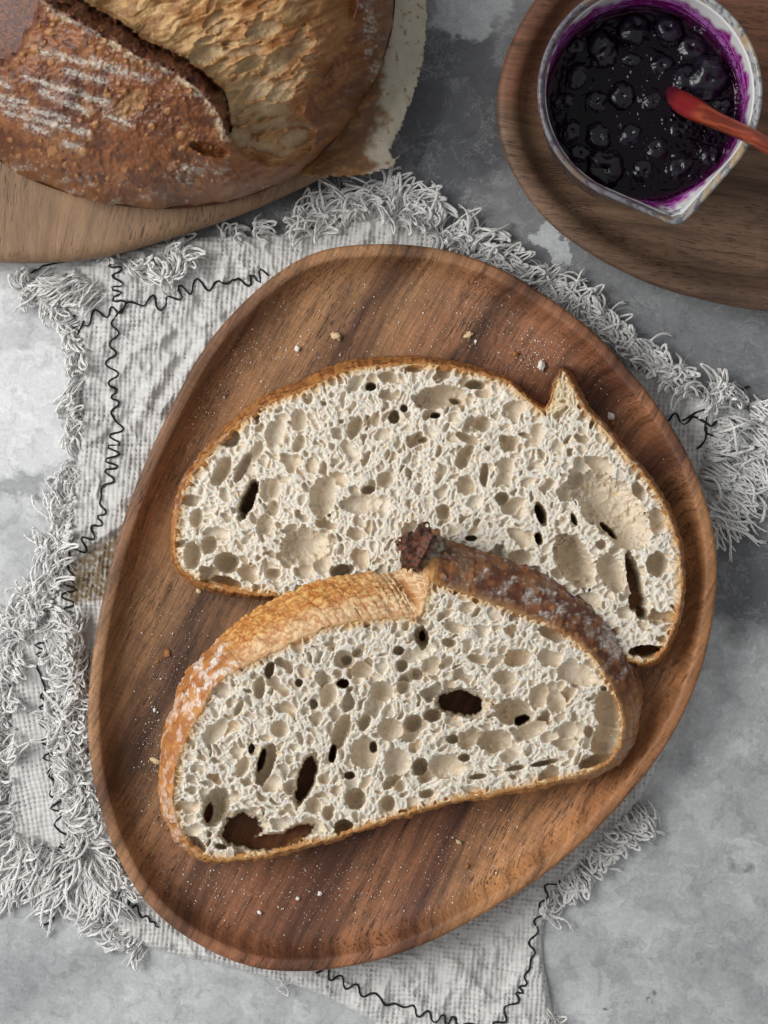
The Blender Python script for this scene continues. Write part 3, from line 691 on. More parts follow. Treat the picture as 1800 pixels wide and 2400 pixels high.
# --- the far slice, lying flat
T1 = 118.0; z1 = FLOOR * 1e-3 + T1 * S
def pm1(px, py, depth=0.0):
    p = atn(np.asarray(px, float), np.asarray(py, float), np.full(np.shape(px), z1)); p[..., 2] -= np.asarray(depth); return p
pm1.back = lambda px, py: atn(px, py, np.full(np.shape(px), FLOOR * 1e-3 + .0008))
O1 = [(401, 1264), (405, 1215), (413, 1171), (434, 1112), (464, 1070), (489, 1040), (519, 1007), (561, 969), (603, 935), (654, 910), (709, 889), (772, 859), (835, 842), (898, 836), (965, 834), (1034, 840),
      (1089, 853), (1148, 870), (1195, 889), (1225, 916), (1258, 946), (1274, 954), (1288, 930), (1294, 890), (1317, 857), (1343, 880), (1359, 914), (1385, 960), (1427, 1002), (1477, 1062), (1520, 1112), (1558, 1167), (1583, 1222),
      (1600, 1285), (1606, 1370), (1598, 1433), (1574, 1505), (1549, 1543), (1511, 1562), (1470, 1552), (1380, 1520), (1250, 1495), (1100, 1470), (950, 1448), (800, 1430), (700, 1416), (637, 1407), (578, 1401), (519, 1391), (464, 1374), (417, 1340), (403, 1302)]
wid1 = [5, 6, 8, 10, 12, 12, 14, 16, 18, 20, 20, 20, 18, 16, 14, 12, 10, 8, 5, 3, 3, 3, 3, 5, 7, 8, 8, 6, 6, 6, 6, 6, 6, 5, 4, 4, 4, 4, 4, 4, 4, 4, 4, 4, 6, 8, 8, 8, 8, 7, 6, 5]
O1 = np.array(O1, float); F1 = inset(O1, 0)
cN = np.roll(O1, -1, 0) - np.roll(O1, 1, 0); cN /= np.linalg.norm(cN, axis=1)[:, None]
F1 = O1 + np.stack([-cN[:, 1], cN[:, 0]], 1) * np.array(wid1)[:, None]
k1 = (H - z1) / (H - FLOOR * 1e-3)
B1 = O1 + 0.0
H1 = [(645, 1015, 22, 32, 20, 22), (580, 1171, 15, 50, 22, 120), (519, 1104, 17, 38, 30, 40), (569, 1095, 11, 40, 28, 40), (755, 1163, 30, 45, 15, 38), (848, 1180, 48, 22, -5, 24), (713, 1281, 56, 40, -10, 36),
      (531, 1319, 28, 24, 0, 70), (489, 1277, 17, 22, 15, 45), (451, 1302, 20, 32, 0, 45), (531, 1365, 37, 13, 14, 80), (801, 1338, 28, 14, -12, 75), (641, 1146, 14, 22, 10, 32), (620, 1230, 18, 24, 20, 30),
      (831, 1002, 15, 27, 28, 40), (924, 977, 14, 16, 0, 60), (947, 956, 9, 9, 0, 60), (869, 905, 13, 10, 0, 80), (903, 1125, 18, 18, 0, 30), (863, 1148, 17, 10, -10, 50), (540, 1028, 24, 20, -30, 40),
      (911, 884, 24, 12, 8, 32), (970, 864, 22, 8, 0, 34), (755, 1323, 20, 22, 0, 28), (641, 1344, 18, 11, 0, 38), (641, 1190, 12, 18, 0, 26), (1030, 931, 58, 26, -8, 44), (1068, 938, 17, 8, 15, 85), (1115, 901, 24, 11, 0, 60),
      (1131, 994, 20, 18, 0, 50), (1098, 1028, 30, 10, 22, 36), (1136, 1112, 10, 26, 4, 40), (1186, 1091, 18, 20, 0, 26), (1178, 1169, 16, 15, 0, 46), (1269, 1205, 12, 27, -18, 130), (1264, 1262, 8, 14, -10, 110),
      (1355, 1128, 27, 22, 0, 56), (1425, 1180, 92, 58, 42, 46), (1470, 1235, 60, 44, 45, 40), (1432, 1243, 30, 8, 45, 110), (1347, 1315, 38, 68, -28, 62), (1435, 1344, 28, 47, -28, 46), (1490, 1362, 15, 66, -12, 120), (1497, 1410, 20, 26, 0, 120),
      (1507, 1437, 13, 15, 0, 120), (1541, 1323, 27, 28, 0, 58), (1410, 1277, 13, 11, 0, 30), (1518, 1527, 42, 14, 0, 130), (1406, 1091, 36, 17, 28, 34), (1499, 1150, 14, 24, -35, 46), (1541, 1222, 19, 32, -15, 34), (1220, 1306, 27, 18, 0, 46),
      (1106, 1262, 14, 7, 0, 70), (1347, 1218, 6, 15, -25, 90), (1039, 1201, 16, 18, 0, 40), (990, 1030, 14, 9, 0, 50), (1020, 973, 12, 8, 0, 90), (700, 1040, 12, 22, 20, 24), (460, 1215, 14, 22, 10, 30), (600, 1060, 12, 26, 25, 24)]
def el1(x, y):      # pores lean away from the middle of the base
    return math.atan2(y - 1480, x - 1000) + (0.0 if x < 820 or x > 1250 else .5)
def crust1_col(SS, a, w, t):
    n = fbm(a / 20, w / 14 + 0 * a, 301, 4); st = fbm(a / 9, w / 4 + 0 * a, 305, 3)
    c = mixc(np.ones(SS.shape + (3,)) * np.array((0.43, 0.17, 0.045)), (0.22, 0.07, 0.022), sstep(.40, .62, n))
    c = mixc(c, (0.56, 0.29, 0.09), sstep(.5, .7, st) * .7)
    edge = sstep(.05, -.1, np.asarray(t) + 0 * SS); c = mixc(c, (0.47, 0.21, 0.058), edge * .5)
    dark = np.exp(-((SS - 24) / 1.3) ** 2) * .9; c = mixc(c, (0.12, 0.045, 0.025), dark * sstep(-.3, .1, np.asarray(t) + 0 * SS))
    right = sstep(25, 27, SS) * sstep(37, 35, SS); c = mixc(c, (0.40, 0.20, 0.08), right * .45)
    c = mixc(c, FLOURC, sstep(.62, .75, fbm(a / 12, w / 10 + 0 * a, 311, 3)) * .4 * np.maximum(right, sstep(9, 3, SS)))
    return c
def crust1_disp(SS, a, w, t):
    return 5 * (fbm(a / 60, w / 30 + 0 * a, 320, 4) - .5) + 2 * (fbm(a / 11, w / 5 + 0 * a, 322, 3) - .5)
def g1(X, Y, C):    # pale stretched crumb by the notch
    d = np.hypot((X - 1300) / 70, (Y - 935) / 60); return mixc(C, (0.78, 0.60, 0.34), sstep(1, .3, d) * .6)
sl1 = make_slice("bread_slice", at(1000, 1200, FLOOR * 1e-3), F1, B1, T1, pm1, H1, 400, el1, crust1_col, crust1_disp, lipw=9, bulge=4, extra_gold=g1)
tag(sl1, "sourdough slice lying flat at the back of the plate, partly covered by the other", "bread slice")

# --- the near slice, leaning on the far one
T2 = 118.0; tilt = math.radians(13.5)
axis = np.array([0.974, 0.226, 0.0]); upv = np.array([-0.226 * math.cos(tilt), 0.974 * math.cos(tilt), math.sin(tilt)])
N2 = np.cross(axis, upv); N2 /= np.linalg.norm(N2)
zb = FLOOR * 1e-3 + .0006
P2b = np.array(at(985, 1885, zb)); P2f = P2b + N2 * T2 * S
_pf = plane_map(P2f, N2); _pb = plane_map(P2b, N2)
def pm2(px, py, depth=0.0):
    p = _pf(np.asarray(px, float), np.asarray(py, float), np.zeros(np.shape(px)))
    k = np.asarray(depth) / math.cos(tilt)
    return p + (p - np.array([0, 0, H])) / (H - p[..., 2:3]) * k[..., None]
pm2.back = lambda px, py: _pb(px, py, np.zeros(np.shape(px)))
PAIRS = [((1005, 1362), (1000, 1242)), ((1037, 1368), (1045, 1259)), ((1096, 1388), (1105, 1284)), ((1174, 1416), (1190, 1311)), ((1253, 1443), (1270, 1341)), ((1311, 1470), (1335, 1378)), ((1358, 1502), (1390, 1417)),
    ((1398, 1541), (1435, 1460)), ((1425, 1584), (1473, 1505)), ((1449, 1631), (1496, 1570)), ((1464, 1690), (1503, 1640)), ((1456, 1749), (1492, 1715)), ((1433, 1784), (1462, 1766)), ((1390, 1810), (1405, 1800)),
    ((1311, 1832), (1315, 1815)), ((1233, 1848), (1235, 1830)), ((1135, 1868), (1137, 1850)), ((1057, 1882), (1058, 1862)), ((978, 1903), (979, 1882)), ((918, 1922), (918, 1902)), ((840, 1948), (838, 1928)),
    ((781, 1968), (780, 1948)), ((722, 1982), (720, 1962)), ((644, 2003), (640, 1985)), ((585, 2013), (580, 1995)), ((515, 2018), (505, 2002)), ((471, 2006), (450, 1990)), ((436, 1978), (418, 1966)), ((413, 1927), (390, 1915)),
    ((403, 1880), (377, 1856)), ((405, 1821), (375, 1790)), ((417, 1770), (381, 1723)), ((440, 1715), (398, 1670)), ((468, 1664), (420, 1608)), ((495, 1610), (450, 1558)), ((546, 1570), (492, 1515)), ((624, 1531), (546, 1465)),
    ((703, 1492), (610, 1422)), ((781, 1461), (690, 1384)), ((859, 1449), (775, 1353)), ((938, 1443), (870, 1340)), ((980, 1440), (920, 1342)), ((993, 1405), (955, 1318))]
H2 = [(632, 1570, 11, 19, 12, 60), (609, 1613, 13, 26, 8, 34), (808, 1547, 23, 21, 0, 36), (812, 1547, 14, 13, 0, 60), (838, 1531, 13, 11, 0, 44), (848, 1570, 24, 18, 0, 34), (803, 1602, 14, 11, 0, 100), (769, 1629, 19, 28, 10, 32),
      (895, 1621, 28, 24, 0, 40), (934, 1525, 13, 12, 0, 46), (946, 1610, 16, 16, 0, 34), (988, 1494, 17, 26, -10, 75), (990, 1490, 9, 15, 0, 120), (624, 1790, 19, 50, 18, 70), (614, 1780, 9, 30, 15, 110), (718, 1825, 21, 60, 16, 140), (801, 1715, 19, 42, 22, 50),
      (780, 1765, 8, 22, 10, 120), (656, 1708, 20, 19, 0, 26), (856, 1692, 13, 21, 30, 40), (852, 1765, 30, 38, 0, 40), (875, 1751, 10, 13, 0, 90), (914, 1708, 28, 27, 0, 34), (969, 1696, 22, 21, 0, 66), (930, 1786, 29, 30, 0, 30),
      (985, 1798, 18, 23, 20, 66), (820, 1817, 12, 9, 0, 60), (832, 1872, 24, 25, 10, 60), (910, 1884, 16, 18, 0, 44), (938, 1841, 12, 13, 0, 30), (507, 1890, 31, 42, 22, 75), (490, 1905, 12, 26, 12, 110), (534, 1915, 16, 18, 20, 44), (569, 1946, 52, 42, -15, 160),
      (640, 1972, 84, 20, -6, 160), (700, 1952, 46, 18, -18, 160), (805, 1939, 22, 19, -30, 70), (460, 1982, 26, 17, 38, 36), (518, 1984, 14, 7, 10, 50), (569, 1798, 14, 24, 22, 26), (507, 1715, 38, 18, -42, 22), (589, 1755, 7, 12, 10, 70),
      (734, 1888, 18, 20, 0, 26), (679, 1849, 12, 14, 0, 30), (1084, 1647, 62, 32, 6, 160), (1206, 1670, 44, 30, 4, 66), (1222, 1688, 22, 12, -20, 110), (1159, 1737, 40, 25, -6, 62), (1241, 1713, 42, 18, -24, 30), (1014, 1678, 21, 15, 0, 62),
      (1304, 1643, 22, 26, -18, 28), (1351, 1580, 48, 24, 16, 24), (1296, 1486, 34, 14, 18, 36), (1424, 1670, 26, 56, -8, 60), (1420, 1735, 30, 44, 12, 60), (1400, 1782, 50, 14, -16, 60), (1182, 1588, 28, 16, 8, 32), (1065, 1470, 24, 12, 18, 20),
      (1045, 1796, 40, 28, 4, 36), (1331, 1713, 22, 20, -30, 26), (1061, 1733, 16, 11, 0, 44), (1053, 1506, 18, 10, 10, 34), (978, 1580, 13, 14, 0, 46), (943, 1560, 14, 15, 0, 42), (1088, 1776, 16, 9, 0, 44), (1276, 1788, 32, 6, -12, 50),
      (1380, 1715, 12, 14, 0, 40), (1120, 1820, 20, 7, -8, 40), (1210, 1800, 22, 6, -10, 40), (700, 1600, 9, 10, 0, 50), (735, 1650, 10, 12, 0, 40), (1120, 1545, 24, 9, 12, 24), (1000, 1860, 18, 10, -15, 34), (770, 1905, 14, 18, 20, 30), (560, 1660, 8, 20, 25, 22)]
def el2(x, y): return math.atan2(y - 1990, x - 900) + (0.0 if x < 760 or x > 1200 else .6)
def crust2_zones(SS):
    dark = sstep(.3, 1.0, SS) * sstep(10.5, 8.8, SS)
    right = sstep(8.8, 10.5, SS) * sstep(15, 13, SS)
    left = sstep(25.5, 27.5, SS) * sstep(35.9, 35.0, SS)
    gold = sstep(35.0, 35.9, SS) * sstep(43.3, 42.6, SS)
    return dark, right, left, gold
def crust2_col(SS, a, w, t):
    dark, right, left, gold = crust2_zones(SS); t = np.asarray(t) + 0 * SS; w = w + 0 * SS
    n = fbm(a / 26, w / 22, 331, 4); m = fbm(a / 8, w / 7, 335, 3)
    c = np.ones(SS.shape + (3,)) * np.array((0.42, 0.19, 0.065)); c = mixc(c, (0.58, 0.31, 0.11), sstep(.45, .7, m))
    d = mixc(np.ones(SS.shape + (3,)) * np.array((0.125, 0.042, 0.020)), (0.27, 0.105, 0.040), sstep(.4, .66, n))
    bl = blisters(a, w, 24, 71, .45, .16, .36); d = mixc(d, (0.42, 0.20, 0.07), sstep(.1, .6, bl) * .8)
    d = mixc(d, (0.30, 0.20, 0.12), sstep(.55, .75, fbm(a / 40, w / 40, 336, 3)) * .5)
    stroke = np.zeros(SS.shape)
    for s0, sl_, w0, w1 in ((2.0, .006, 35, 75), (2.75, .006, 25, 80), (3.5, .004, 30, 60), (4.6, .005, 40, 70)): stroke = np.maximum(stroke, np.exp(-((SS - s0 - sl_ * w + .25 * (m - .5)) / .075) ** 2) * sstep(w0 - 8, w0, w) * sstep(w1 + 8, w1, w))
    fl = sstep(.46, .76, fbm(a / 14, w / 14, 341, 5, .6) * .82 + .34 * np.exp(-((SS - 7.2) / 1.0) ** 2) * sstep(20, 45, w) + .10 * np.exp(-((SS - 4.4) / .8) ** 2)); fl = np.maximum(fl, stroke * .95)
    strip = 0.0
    pw = sstep(.36, .62, fbm(a / 3.2, w / 3.2, 338, 3)); d = mixc(d, FLOURC, np.clip(fl * .8 * (.25 + .75 * pw) + strip * .75 * pw, 0, .92))
    c = c * (1 - dark[..., None]) + d * dark[..., None]
    r = mixc(np.ones(SS.shape + (3,)) * np.array((0.38, 0.18, 0.07)), (0.52, 0.43, 0.36), sstep(.45, .66, fbm(a / 26, w / 14, 344, 4)) * .6 * sstep(.3, .6, fbm(a / 3.2, w / 3.2, 339, 3)))
    c = c * (1 - right[..., None]) + r * right[..., None]
    l = mixc(np.ones(SS.shape + (3,)) * np.array((0.37, 0.135, 0.036)), (0.52, 0.23, 0.068), sstep(.4, .7, n))
    l = mixc(l, (0.66, 0.42, 0.19), sstep(.2, .6, blisters(a, w, 20, 73, .3, .16, .34)) * .6)
    lf = sstep(.50, .60, fbm(a / 20, w / 16, 347, 4)) * (.55 + .45 * sstep(32, 34, SS)); l = mixc(l, FLOURC, lf * .85 * (.3 + .7 * sstep(.34, .6, fbm(a / 3.2, w / 3.2, 340, 3))))
    c = c * (1 - left[..., None]) + l * left[..., None]
    q = fbm(a / 13 + w / 26, w / 5.2 - a / 40, 351, 4)           # torn, drawn-out crumb
    q = .6 * q + .4 * fbm(a / 5, w / 3, 353, 4)
    g = mixc(np.ones(SS.shape + (3,)) * np.array((0.46, 0.16, 0.032)), (0.71, 0.41, 0.135), sstep(.42, .60, q))
    g = mixc(g, (0.40, 0.15, 0.04), sstep(.58, .75, n) * sstep(41, 37, SS) * .7)
    pale = sstep(38.5, 42.3, SS) * .75 + sstep(.55, .05, t) * .55; g = mixc(g, (0.84, 0.72, 0.50), np.clip(pale, 0, .62) * (.4 + .6 * sstep(.4, .6, q)))
    c = c * (1 - gold[..., None]) + g * gold[..., None]
    rim = sstep(.10, -.05, t); c = mixc(c, (0.48, 0.23, 0.068), rim * .5)
    return c
def ridge(a, w):
    return sstep(.2, 1, np.cos((a + w * .35 + 16 * (fbm(a / 40, w / 40, 337, 2) - .5)) * 2 * np.pi / 40))
def crust2_disp(SS, a, w, t):
    dark, right, left, gold = crust2_zones(SS); w = w + 0 * SS
    e = sstep(0, .12, np.asarray(t) + 0 * SS)
    d = 7 * (fbm(a / 34, w / 30, 361, 4) - .5) * 2 + 3 * (fbm(a / 8, w / 7, 365, 3) - .5)
    d = d * (1 - .45 * dark - .5 * gold) + dark * (3 * blisters(a, w, 24, 71, .45, .16, .36) + 1.2 * ridge(a, w) + 4 * (fbm(a / 18, w / 18, 368, 3) - .5))
    d = d + gold * (8 * (fbm(a / 13 + w / 26, w / 5.2 - a / 40, 351, 4) - .5) + 5 * (fbm(a / 4, w / 4, 369, 2) - .5))
    return d * e * (1 - .7 * np.maximum(sstep(41.2, 42.2, SS), sstep(1.2, .4, SS)))
def g2(X, Y, C):
    d = np.hypot((X - 960) / 75, (Y - 1420) / 55); return mixc(C, (0.82, 0.68, 0.42), sstep(1, .2, d) * .8)
sl2 = make_slice("bread_slice", at(900, 1800, FLOOR * 1e-3), [p[0] for p in PAIRS], [p[1] for p in PAIRS], T2, pm2, H2, 500, el2, crust2_col, crust2_disp, lipw=9, bulge=12, extra_gold=g2)
tag(sl2, "near sourdough slice with broad crust, leaning tilted on the slice behind it", "bread slice")

# the burnt ear of the near slice: a torn flake of dark crust standing up from its top edge
def patch(name, poly, step, zfun, colfun, mat, parent, skirt=14, droop=5.0, seed=0, rag=5.0):
    P = resample(np.asarray(poly, float), 160)
    xs = np.arange(P[:, 0].min() - 8, P[:, 0].max() + 8, step); ys = np.arange(P[:, 1].min() - 8, P[:, 1].max() + 8, step)
    X, Y = np.meshgrid(xs, ys); d = sdf(P, X, Y) + rag * (fbm(X / 9, Y / 9, seed, 3) - .5) * 2
    z = zfun(X, Y) - droop * sstep(-skirt, 0, d) ** 2
    F = gfaces(*X.shape); F = F[(d < 0).ravel()[F].all(1)]
    zb = np.minimum(z - 1.2, zfun(X, Y) - droop - 1.0)
    V = np.vstack([atn(X, Y, z * 1e-3).reshape(-1, 3), atn(X, Y, zb * 1e-3).reshape(-1, 3)])
    n = X.size; C = colfun(X, Y).reshape(-1, 3)
    # side walls along the torn edge
    E = np.sort(np.vstack([F[:, [0, 1]], F[:, [1, 2]], F[:, [2, 3]], F[:, [3, 0]]]), 1)
    u, ct = np.unique(E, axis=0, return_counts=True); e = u[ct == 1]
    W = np.stack([e[:, 0], e[:, 1], e[:, 1] + n, e[:, 0] + n], 1)
    return build(name, V, [F, F[:, ::-1] + n, W], mat, parent, colors=np.vstack([C, C]))
zt = lambda X, Y: 1e3 * _pf(X, Y, np.zeros(X.shape))[..., 2]
def ear_col(X, Y):
    n = fbm(X / 7, Y / 7, 601, 3)
    c = mixc(np.ones(X.shape + (3,)) * np.array((0.055, 0.020, 0.014)), (0.145, 0.048, 0.024), sstep(.42, .62, n))
    right = sstep(-8, 8, (X - 1008) + (Y - 1290) * .45)
    c = mixc(c, (0.20, 0.15, 0.10), right * .7); c = mixc(c, (0.42, 0.38, 0.30), right * sstep(.56, .68, n) * .7)
    return c
def ear_z(X, Y):
    fold = (X - 1000) + (Y - 1290) * .5
    return zt(X, Y) - 7.5 + np.where(fold < 0, 4.5, 1.5 + 0 * X) + 2.4 * np.exp(-(fold / 14) ** 2) + 1.8 * (fbm(X / 14, Y / 14, 603, 4) - .5)
patch("ear", [(939, 1332), (985, 1345), (1018, 1348), (1044, 1300), (1050, 1262), (1022, 1254), (1008, 1232), (990, 1219), (972, 1238), (945, 1250), (929, 1272), (934, 1305)], 2.2, ear_z, ear_col, m_crust, sl2, seed=605, droop=6, rag=10)

# ------------------------------------------------------------------ baking paper under the loaf
PAPER = [(1003, -60), (1001, 0), (1004, 60), (996, 110), (990, 160), (978, 200), (968, 235), (952, 268), (940, 300), (922, 335), (914, 352), (928, 372), (931, 386), (905, 398), (880, 404), (845, 412), (800, 416), (750, 416), (705, 412), (680, 400), (600, 300), (500, 100), (560, -260), (900, -300)]
def paper_sheet():
    P = resample(np.asarray(PAPER, float), 300)
    xs = np.arange(480, 1030, 3.0); ys = np.arange(-300, 430, 3.0); X, Y = np.meshgrid(xs, ys)
    d = sdf_up(P, xs, ys) + 3.5 * (np.abs((X * .4 - Y) / 13 % 1 - .5) * 2 - .5) + 8 * (fbm(X / 20, Y / 20, 611, 3) - .5)
    bd = sdf_up(BOARD, xs, ys)
    z = 17.0 - 5.5 * sstep(-10, 90, bd) + 2.4 * (fbm(X / 110, Y / 130, 613, 3) - .45) + 3.2 * sstep(-70, 0, d) * (fbm(X / 60, Y / 80, 615, 2)) + .25 * (fbm(X / 9, Y / 9, 616, 2) - .5)
    z = np.where(bd < 20, np.maximum(z, 16.5), z)
    F = gfaces(*X.shape); F = F[(d < 0).ravel()[F].all(1)]
    C = np.ones(X.shape + (3,)) * np.array((0.48, 0.43, 0.33)) * (.88 + .24 * fbm(X / 14, Y / 14, 617, 4))[..., None]
    g = sdf(resample(np.array([(640, 440), (850, 430), (880, 385), (868, 330), (905, 290), (890, 240), (905, 190), (905, 120), (870, 40), (600, 0)], float), 80), X, Y) + 26 * (fbm(X / 26, Y / 26, 619, 4) - .5) * 2
    st = sstep(10, -18, g); br = mixc(np.ones(C.shape) * np.array((0.14, 0.052, 0.011)), (0.30, 0.13, 0.033), sstep(.45, .72, fbm(X / 40 - Y / 60, Y / 16 + X / 40, 621, 3)))
    C = C * (1 - .93 * st[..., None]) + br * .93 * st[..., None]
    sp = sstep(.70, .76, fbm(X / 10, Y / 10, 623, 3)); C = mixc(C, (0.22, 0.10, 0.035), sp * .8)
    C = mixc(C, (0.30, 0.17, 0.07), sstep(-5, 1, d) * (fbm(X / 8, Y / 8, 625, 2) > .5) * .6)
    o = build("baking_paper", atn(X, Y, z * 1e-3), F, mat_attr("greaseproof_paper", rough=0.32, var=.06, bump=.3, bscale=.12, spec=.35), colors=C)
    md = o.modifiers.new("thickness", 'SOLIDIFY'); md.thickness = 0.00015
    tag(o, "torn grey-white baking paper stained brown with grease, under the loaf", "baking paper")
paper_sheet()

# ------------------------------------------------------------------ the whole loaf
LOAF = resample(catmull([(-260, 120), (-140, 270), (0, 378), (100, 432), (250, 476), (400, 489), (560, 466), (700, 405), (785, 328), (850, 232), (905, 120), (926, 0), (915, -150), (850, -320), (700, -480), (450, -600), (150, -600), (-100, -500), (-260, -320), (-320, -100)], 300), 300)
RID = np.array([(20, -80), (105, 5), (150, 32), (210, 65), (270, 98), (330, 133), (405, 167), (455, 200), (494, 240), (515, 275), (529, 318)], float)
QL = np.array([(110, -90), (185, -6), (235, 28), (290, 55), (330, 90), (400, 120), (445, 145), (485, 175), (518, 205), (533, 240), (540, 285), (538, 322)], float)
OPEN = np.vstack([QL[::-1], [(110, -420), (840, -420), (838, 0), (816, 82), (772, 165), (715, 240), (704, 268), (738, 300), (732, 350), (690, 384), (625, 388), (570, 362)]])
BANDP = np.vstack([RID, QL[::-1]])
DARKP = np.array([(-340, -400), (20, -300), (60, -60), (100, 5), (84, 50), (62, 92), (38, 130), (0, 150), (-200, 200)], float)
def make_loaf():
    st = 2.2; xs = np.concatenate([np.arange(-340, -10, 8.8), np.arange(-10, 940, st)]); ys = np.concatenate([np.arange(-420, -10, 8.8), np.arange(-10, 500, st)]); X, Y = np.meshgrid(xs, ys)
    c0 = np.array([300.0, -60.0])
    A = np.arctan2(LOAF[:, 1] - c0[1], LOAF[:, 0] - c0[0]); Rr = np.hypot(LOAF[:, 1] - c0[1], LOAF[:, 0] - c0[0]); o = np.argsort(A)
    th = np.arctan2(Y - c0[1], X - c0[0]); rho = np.hypot(X - c0[0], Y - c0[1]) / np.interp(th, A[o], Rr[o], period=2 * np.pi)
    edge = 1 + .03 * (fbm(X / 60, Y / 60, 631, 4) - .5)
    z = 18.0 + 60 * np.clip(1 - (rho * edge) ** 3.2, 0, None) ** .58
    dO = sdf_up(OPEN, xs, ys); dB = sdf_up(BANDP, xs, ys); dD = sdf_up(DARKP, xs, ys)
    dR = sdf_up(RID, xs, ys, closed=False); dQ = sdf_up(QL, xs, ys, closed=False)
    wob = 12 * (fbm(X / 20, Y / 20, 633, 4) - .5) * 2
    op = sstep(5, -9, dO + wob * .5); bd = sstep(4, -4, dB + wob * .4); dk = sstep(8, -8, dD + wob)
    flap = (1 - op) * (1 - bd) * (1 - dk)
    t = dR / (dR + dQ + 1e-6)
    right = sstep(640, 760, X + .55 * (Y - 100)) * (1 - op)
    lift = 8.5 * np.exp(-dR / 65) * sstep(900, 500, X + Y * .3)
    belly = sstep(150, 380, X) * 0
    hO = -6.5 + 7.0 * sstep(0, 260, dQ) - 2.5 * sstep(-60, 0, dO) * (X > 600)
    z = z + flap * lift * (1 - right) + op * hO + bd * (8.5 * (1 - t ** 1.6) - 7.5 * t + 4.5 * (fbm(X / 16, Y / 16, 635, 4) - .5) * 2) + dk * (-13)
    # crust relief: blisters, ripples
    u = X * .88 + Y * .475; v = -X * .475 + Y * .88
    bl = blisters(X + 9 * (fbm(X / 30, Y / 30, 640, 2) - .5), Y, 34, 81, .55, .12, .36) + .8 * blisters(X, Y, 17, 83, .35, .15, .38)
    blm = sstep(.30, .52, fbm(X / 90, Y / 90, 641, 2)) * flap
    z = z + flap * (.75 * bl * blm + 2.2 * (fbm(X / 70, Y / 60, 643, 5) - .5) * 2 + .45 * (fbm(X / 8, Y / 8, 645, 3) - .5) * 2)
    # two broken blisters / scars in the crust
    for (cx, cy, rx, ry, aa, dep) in ((305, 245, 50, 30, -.8, 1.0), (490, 350, 50, 15, .25, 4.0)):
        q = ((X - cx) * math.cos(aa) + (Y - cy) * math.sin(aa)) ** 2 / rx ** 2 + (-(X - cx) * math.sin(aa) + (Y - cy) * math.cos(aa)) ** 2 / ry ** 2 + .5 * (fbm(X / 14, Y / 14, 647, 3) - .5)
        z = z - dep * sstep(1.2, .3, q + .5 * (fbm(X / 9, Y / 9, 648, 3) - .5)) * (1 - op)
    # torn inside: drawn strands and bubbles
    us = X * .90 - Y * .42; vs_ = X * .42 + Y * .90
    bend = 70 * (fbm(X / 130, Y / 130, 651, 3) - .5)
    strand = fbm(us / 70, (vs_ + bend) / 9, 653, 4); strand2 = fbm(us / 26, (vs_ + bend) / 5, 655, 3)
    z = z + op * (.55 * (strand - .5) * 2 + .40 * (strand2 - .5) * 2 + .5 * (fbm(X / 6, Y / 6, 656, 3) - .5) + 9 * (fbm(us / 110, vs_ / 60, 654, 3) - .5))
    D = np.zeros(X.shape); W = (fbm(X / 12, Y / 12, 657, 3) - .5) * 2; rs = np.random.RandomState(9)
    for (cx, cy, rx, ry, dg, dep) in ((480, 128, 42, 22, -25, 26), (615, 70, 44, 22, -20, 20), (655, 148, 52, 14, -32, 24), (585, 150, 40, 16, -30, 22), (600, 215, 38, 20, -20, 22), (655, 225, 34, 15, -10, 22), (565, 322, 30, 24, 20, 20),
                                      (640, 255, 40, 12, -8, 18), (690, 325, 40, 22, -15, 18), (620, 345, 34, 14, 10, 18), (560, 255, 22, 14, -30, 18), (700, 90, 40, 12, -60, 10), (520, 60, 40, 12, -24, 10)):
        carve(D, xs, ys, X, Y, W, cx, cy, rx, ry, math.radians(dg), dep * .7, dep * .25, .35)
    for k in range(300):
        cx = rs.normal(620, 75); cy = rs.normal(210, 85); r = 3 + 12 * rs.rand() ** 2
        carve(D, xs, ys, X, Y, W, cx, cy, r * 2.3, r * .75, math.radians(rs.normal(-24, 18)), r * .8, rs.uniform(0, 4), .3)
    z = z - op * D * S * 1e3
    # ---- colours
    n1 = fbm(X / 120, Y / 120, 661, 4); n2 = fbm(X / 26, Y / 26, 663, 4); n3 = fbm(X / 7, Y / 7, 665, 3)
    one = np.ones(X.shape + (3,))
    c = mixc(one * np.array((0.105, 0.030, 0.014)), (0.27, 0.105, 0.034), sstep(.36, .62, .5 * n1 + .5 * n2))
    c = mixc(c, (0.065, 0.020, 0.011), sstep(.48, .64, n2) * .7); c = mixc(c, (0.33, 0.15, 0.05), sstep(.52, .70, fbm(X / 34, Y / 30, 664, 4)) * .6)
    c = mixc(c, (0.43, 0.225, 0.085), sstep(.15, .6, bl) * blm * .85)
    c = mixc(c, (0.28, 0.115, 0.038), sstep(.5, .68, fbm(X / 60, Y / 60, 667, 3)) * sstep(300, 480, Y + .2 * X) * .6)
    scar = sstep(1.0, .6, ((X - 305) * .70 - (Y - 245) * .72) ** 2 / 50 ** 2 + ((X - 305) * .72 + (Y - 245) * .70) ** 2 / 26 ** 2 + .6 * (n3 - .5)); c = mixc(c, (0.36, 0.215, 0.09), scar * .75)
    c = c * np.array((0.92, 0.82, 0.76))
    # flour: banneton lines on the flap, dust near the rim
    fine = fbm(X / 3.5, Y / 3.5, 674, 3); fl = np.zeros(X.shape); wx = X + 10 * (n2 - .5); wy = Y + 12 * (fbm(X / 18, Y / 18, 668, 3) - .5)
